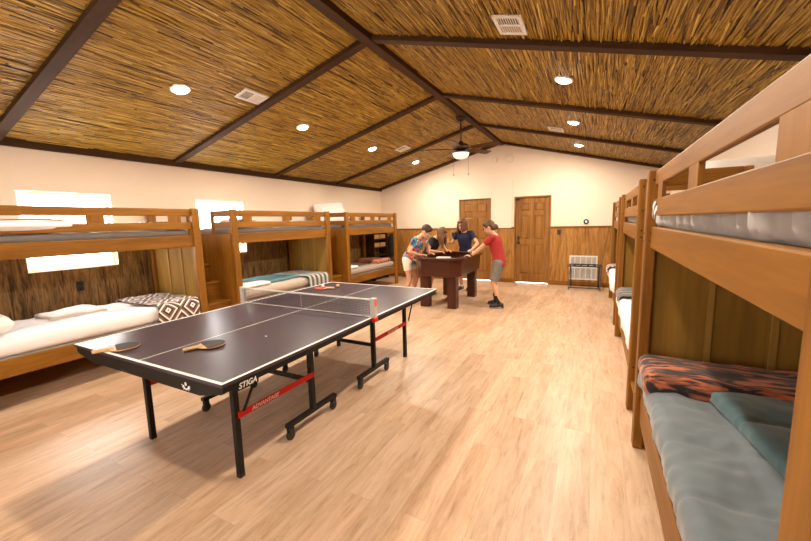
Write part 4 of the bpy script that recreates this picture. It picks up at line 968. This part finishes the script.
    if kind == 'short':
        hb_.ball(HP(0, .035, .085), tuple(x*hs for x in (.055, .045, .028)), 12, Rh)
    elif kind == 'bun':
        hb_.ball(HP(0, -.11, -.045), tuple(x*hs for x in (.040, .036, .05)), 12, Rh); hb_.ball(HP(0, .03, .080), tuple(x*hs for x in (.062, .05, .032)), 12, Rh)
        hb_.ball(HP(0, -.06, -.02), tuple(x*hs for x in (.07, .055, .07)), 12, Rh)
    elif kind == 'long':
        dn = Vector((0, 0, -1))
        for a in [math.radians(x) for x in range(25, 340, 22)]:
            if math.radians(130) < a < math.radians(0): continue
            st = HP(.078*math.sin(a), .03*0+.082*-math.cos(a)*0+(-.018)+.08*math.cos(a+PI)*1.0*(-1)*(-1), .02)
            if (st-hc).dot(Rh @ Vector((0, 1, 0))) > .05*hs: continue
            ln = random.uniform(.22, .34)*k; e1 = st+dn*ln*.5+(st-hc)*.25; e2 = st+dn*ln+(st-hc)*.05
            rcap(hb_, st, e1, .026*hs, .025*hs, 8); rcap(hb_, e1, e2, .025*hs, .010*hs, 8)
        hb_.ball(HP(0, .02, .075), tuple(x*hs for x in (.068, .055, .035)), 12, Rh)
    elif kind == 'shoulder':
        for a in range(40, 330, 20):
            aa = math.radians(a); st = HP(.078*math.sin(aa), -.018+.085*math.cos(aa), .02)
            ln = random.uniform(.13, .19)*k; e1 = st+Vector((0, 0, -ln))+(st-hc)*.25; rcap(hb_, st, e1, .030*hs, .018*hs, 8)
        hb_.ball(HP(0, .03, .078), tuple(x*hs for x in (.068, .05, .03)), 12, Rh)
    # carve away in front of the face: keep only points behind / above the hairline
    ho = hb_.build('hair', hm, t, smooth=True, mods=remesh(.007, 3))
    tx = bpy.data.textures.get('hair_tex') or bpy.data.textures.new('hair_tex', 'CLOUDS'); tx.noise_scale = .025
    dm = ho.modifiers.new('d', 'DISPLACE'); dm.texture = tx; dm.strength = .014; dm.mid_level = .5
    if item: item(t, wr, els, HP, Rh, hs, T, k)
    return t
BRN = flat('brown_hair', (.10, .045, .018), .6, nz=.3, nscale=60); BRN2 = flat('long_brown_hair', (.16, .07, .028), .5, nz=.3, nscale=60); DBR = flat('dark_brown_hair', (.055, .026, .013), .6, nz=.3, nscale=60)
FLO = pattern('floral_shirt', 'floral', [(.75, .12, .04), (.03, .20, .45), (.80, .72, .62), (.02, .03, .06), (.75, .30, .05), (.05, .35, .50), (.78, .10, .04), (.03, .04, .08)], 19)
down = (0, 0, -1)
# boy in floral shirt, left side of the game table, facing +x
person('boy in a bright multicoloured shirt and white shorts leaning over the game table', (-1.56, 5.12, 0), -PI/2, 1.62, math.radians(32), 0.0, math.radians(42),
       (((-1.24, 5.34, .925), (0, .3, -.2), ((.9, -.2, .1), down)), ((-1.26, 4.98, .925), (-.4, -.8, -.2), ((.95, .2, .1), down))),
       ((-.11, .02, -.1), (.10, -.06, .1)), dict(shirt=FLO, bottom=flat('cream_shorts', (.88, .80, .70), .85), leglen=.52, sock=WCLOTH, sockh=.12, shoe=flat('white_shoe', (.7, .68, .65), .6), sole=WHITE, sleeve=.6, hem=-.12),
       ('short', DBR), hipback=.0)
# girl with long hair in black
person('girl with long brown hair and black top bending over the game table', (-1.53, 5.90, 0), -PI/2-.15, 1.56, math.radians(32), 0.1, math.radians(45),
       (((-1.18, 6.12, .925), (0, .5, -.4), ((.8, -.2, 0), down)), ((-1.19, 5.72, .925), (-.4, -.6, -.3), ((.9, .1, 0), down))),
       ((-.09, .0, -.1), (.09, .02, .1)), dict(shirt=flat('black_top', (.014, .013, .016), .85), bottom=flat('black_shorts', (.02, .02, .025), .85), leglen=.35, sock=WCLOTH, sockh=.1, shoe=WHITE, sole=WHITE, sleeve=.6, hem=-.1),
       ('long', BRN2), female=True)
# girl in navy shirt, far end, facing -y
person('girl in a navy T-shirt at the game table far end, one hand raised', (-.93, 6.66, 0), PI, 1.62, math.radians(14), -.35, math.radians(22),
       (((-.69, 6.30, .925), (.8, .4, -.4), ((-.1, -.9, 0), down)), ((-1.24, 6.40, 1.08), (-.6, .2, -.9), ((-.5, -.4, .75), (.3, -.9, .3)))),
       ((-.08, .02, -.1), (.09, .05, .15)), dict(shirt=flat('navy_shirt', (.012, .016, .055), .8, nz=.1), bottom=flat('grey_shorts', (.25, .25, .27), .85), leglen=.35, sock=WCLOTH, sockh=.12, shoe=flat('dark_shoe', (.03, .03, .035), .6), sole=WHITE, sleeve=.55, hem=-.1),
       ('shoulder', flat('auburn_hair', (.13, .045, .018), .5, nz=.3, nscale=60)), female=True)
def boy_items(t, wr, els, HP, Rh, hs, T, k):
    d = (wr[0]-els[0]).normalized()
    MB().tube(wr[0]-d*.035, wr[0]-d*.012, .031*k, .030*k, 16).build('watch', BLACKP, t)
    gm = MB()
    for s in (-1, 1):
        gm.bar(HP(s*.052, .088, .012), HP(s*.080, -.01, .012), .004, .006); gm.bar(HP(s*.012, .100, .024), HP(s*.052, .092, .024), .004, .005); gm.bar(HP(s*.012, .100, -.004), HP(s*.052, .092, -.004), .004, .005); gm.bar(HP(s*.052, .092, -.004), HP(s*.052, .092, .024), .004, .005); gm.bar(HP(s*.012, .100, -.004), HP(s*.012, .100, .024), .004, .005)
    gm.bar(HP(-.012, .1, .014), HP(.012, .1, .014), .004, .004)
    gm.build('glasses', BLACKP, t)
person('child in a red T-shirt, grey shorts and tall black socks reaching onto the game table', (.11, 5.30, 0), PI/2, 1.58, math.radians(12), .0, math.radians(28),
       (((-.36, 5.14, .90), (.3, -.8, -.6), ((-.9, .1, .1), down)), ((-.40, 5.58, .93), (.3, .7, -.5), ((-.9, .05, .0), down))),
       ((-.12, -.04, -.25), (.10, .06, .2)), dict(shirt=flat('red_shirt', (.36, .022, .02), .85, nz=.08), bottom=flat('grey_shorts_cloth', (.20, .19, .18), .85, nz=.25, nscale=30), leglen=.84, sock=flat('black_sock', (.015, .015, .015), .9), sockh=.42, shoe=flat('black_shoe', (.03, .028, .028), .6), sole=flat('grey_sole', (.35, .30, .27), .6), sleeve=.62, hem=-.10),
       ('bun', BRN), item=boy_items, hipback=.01)
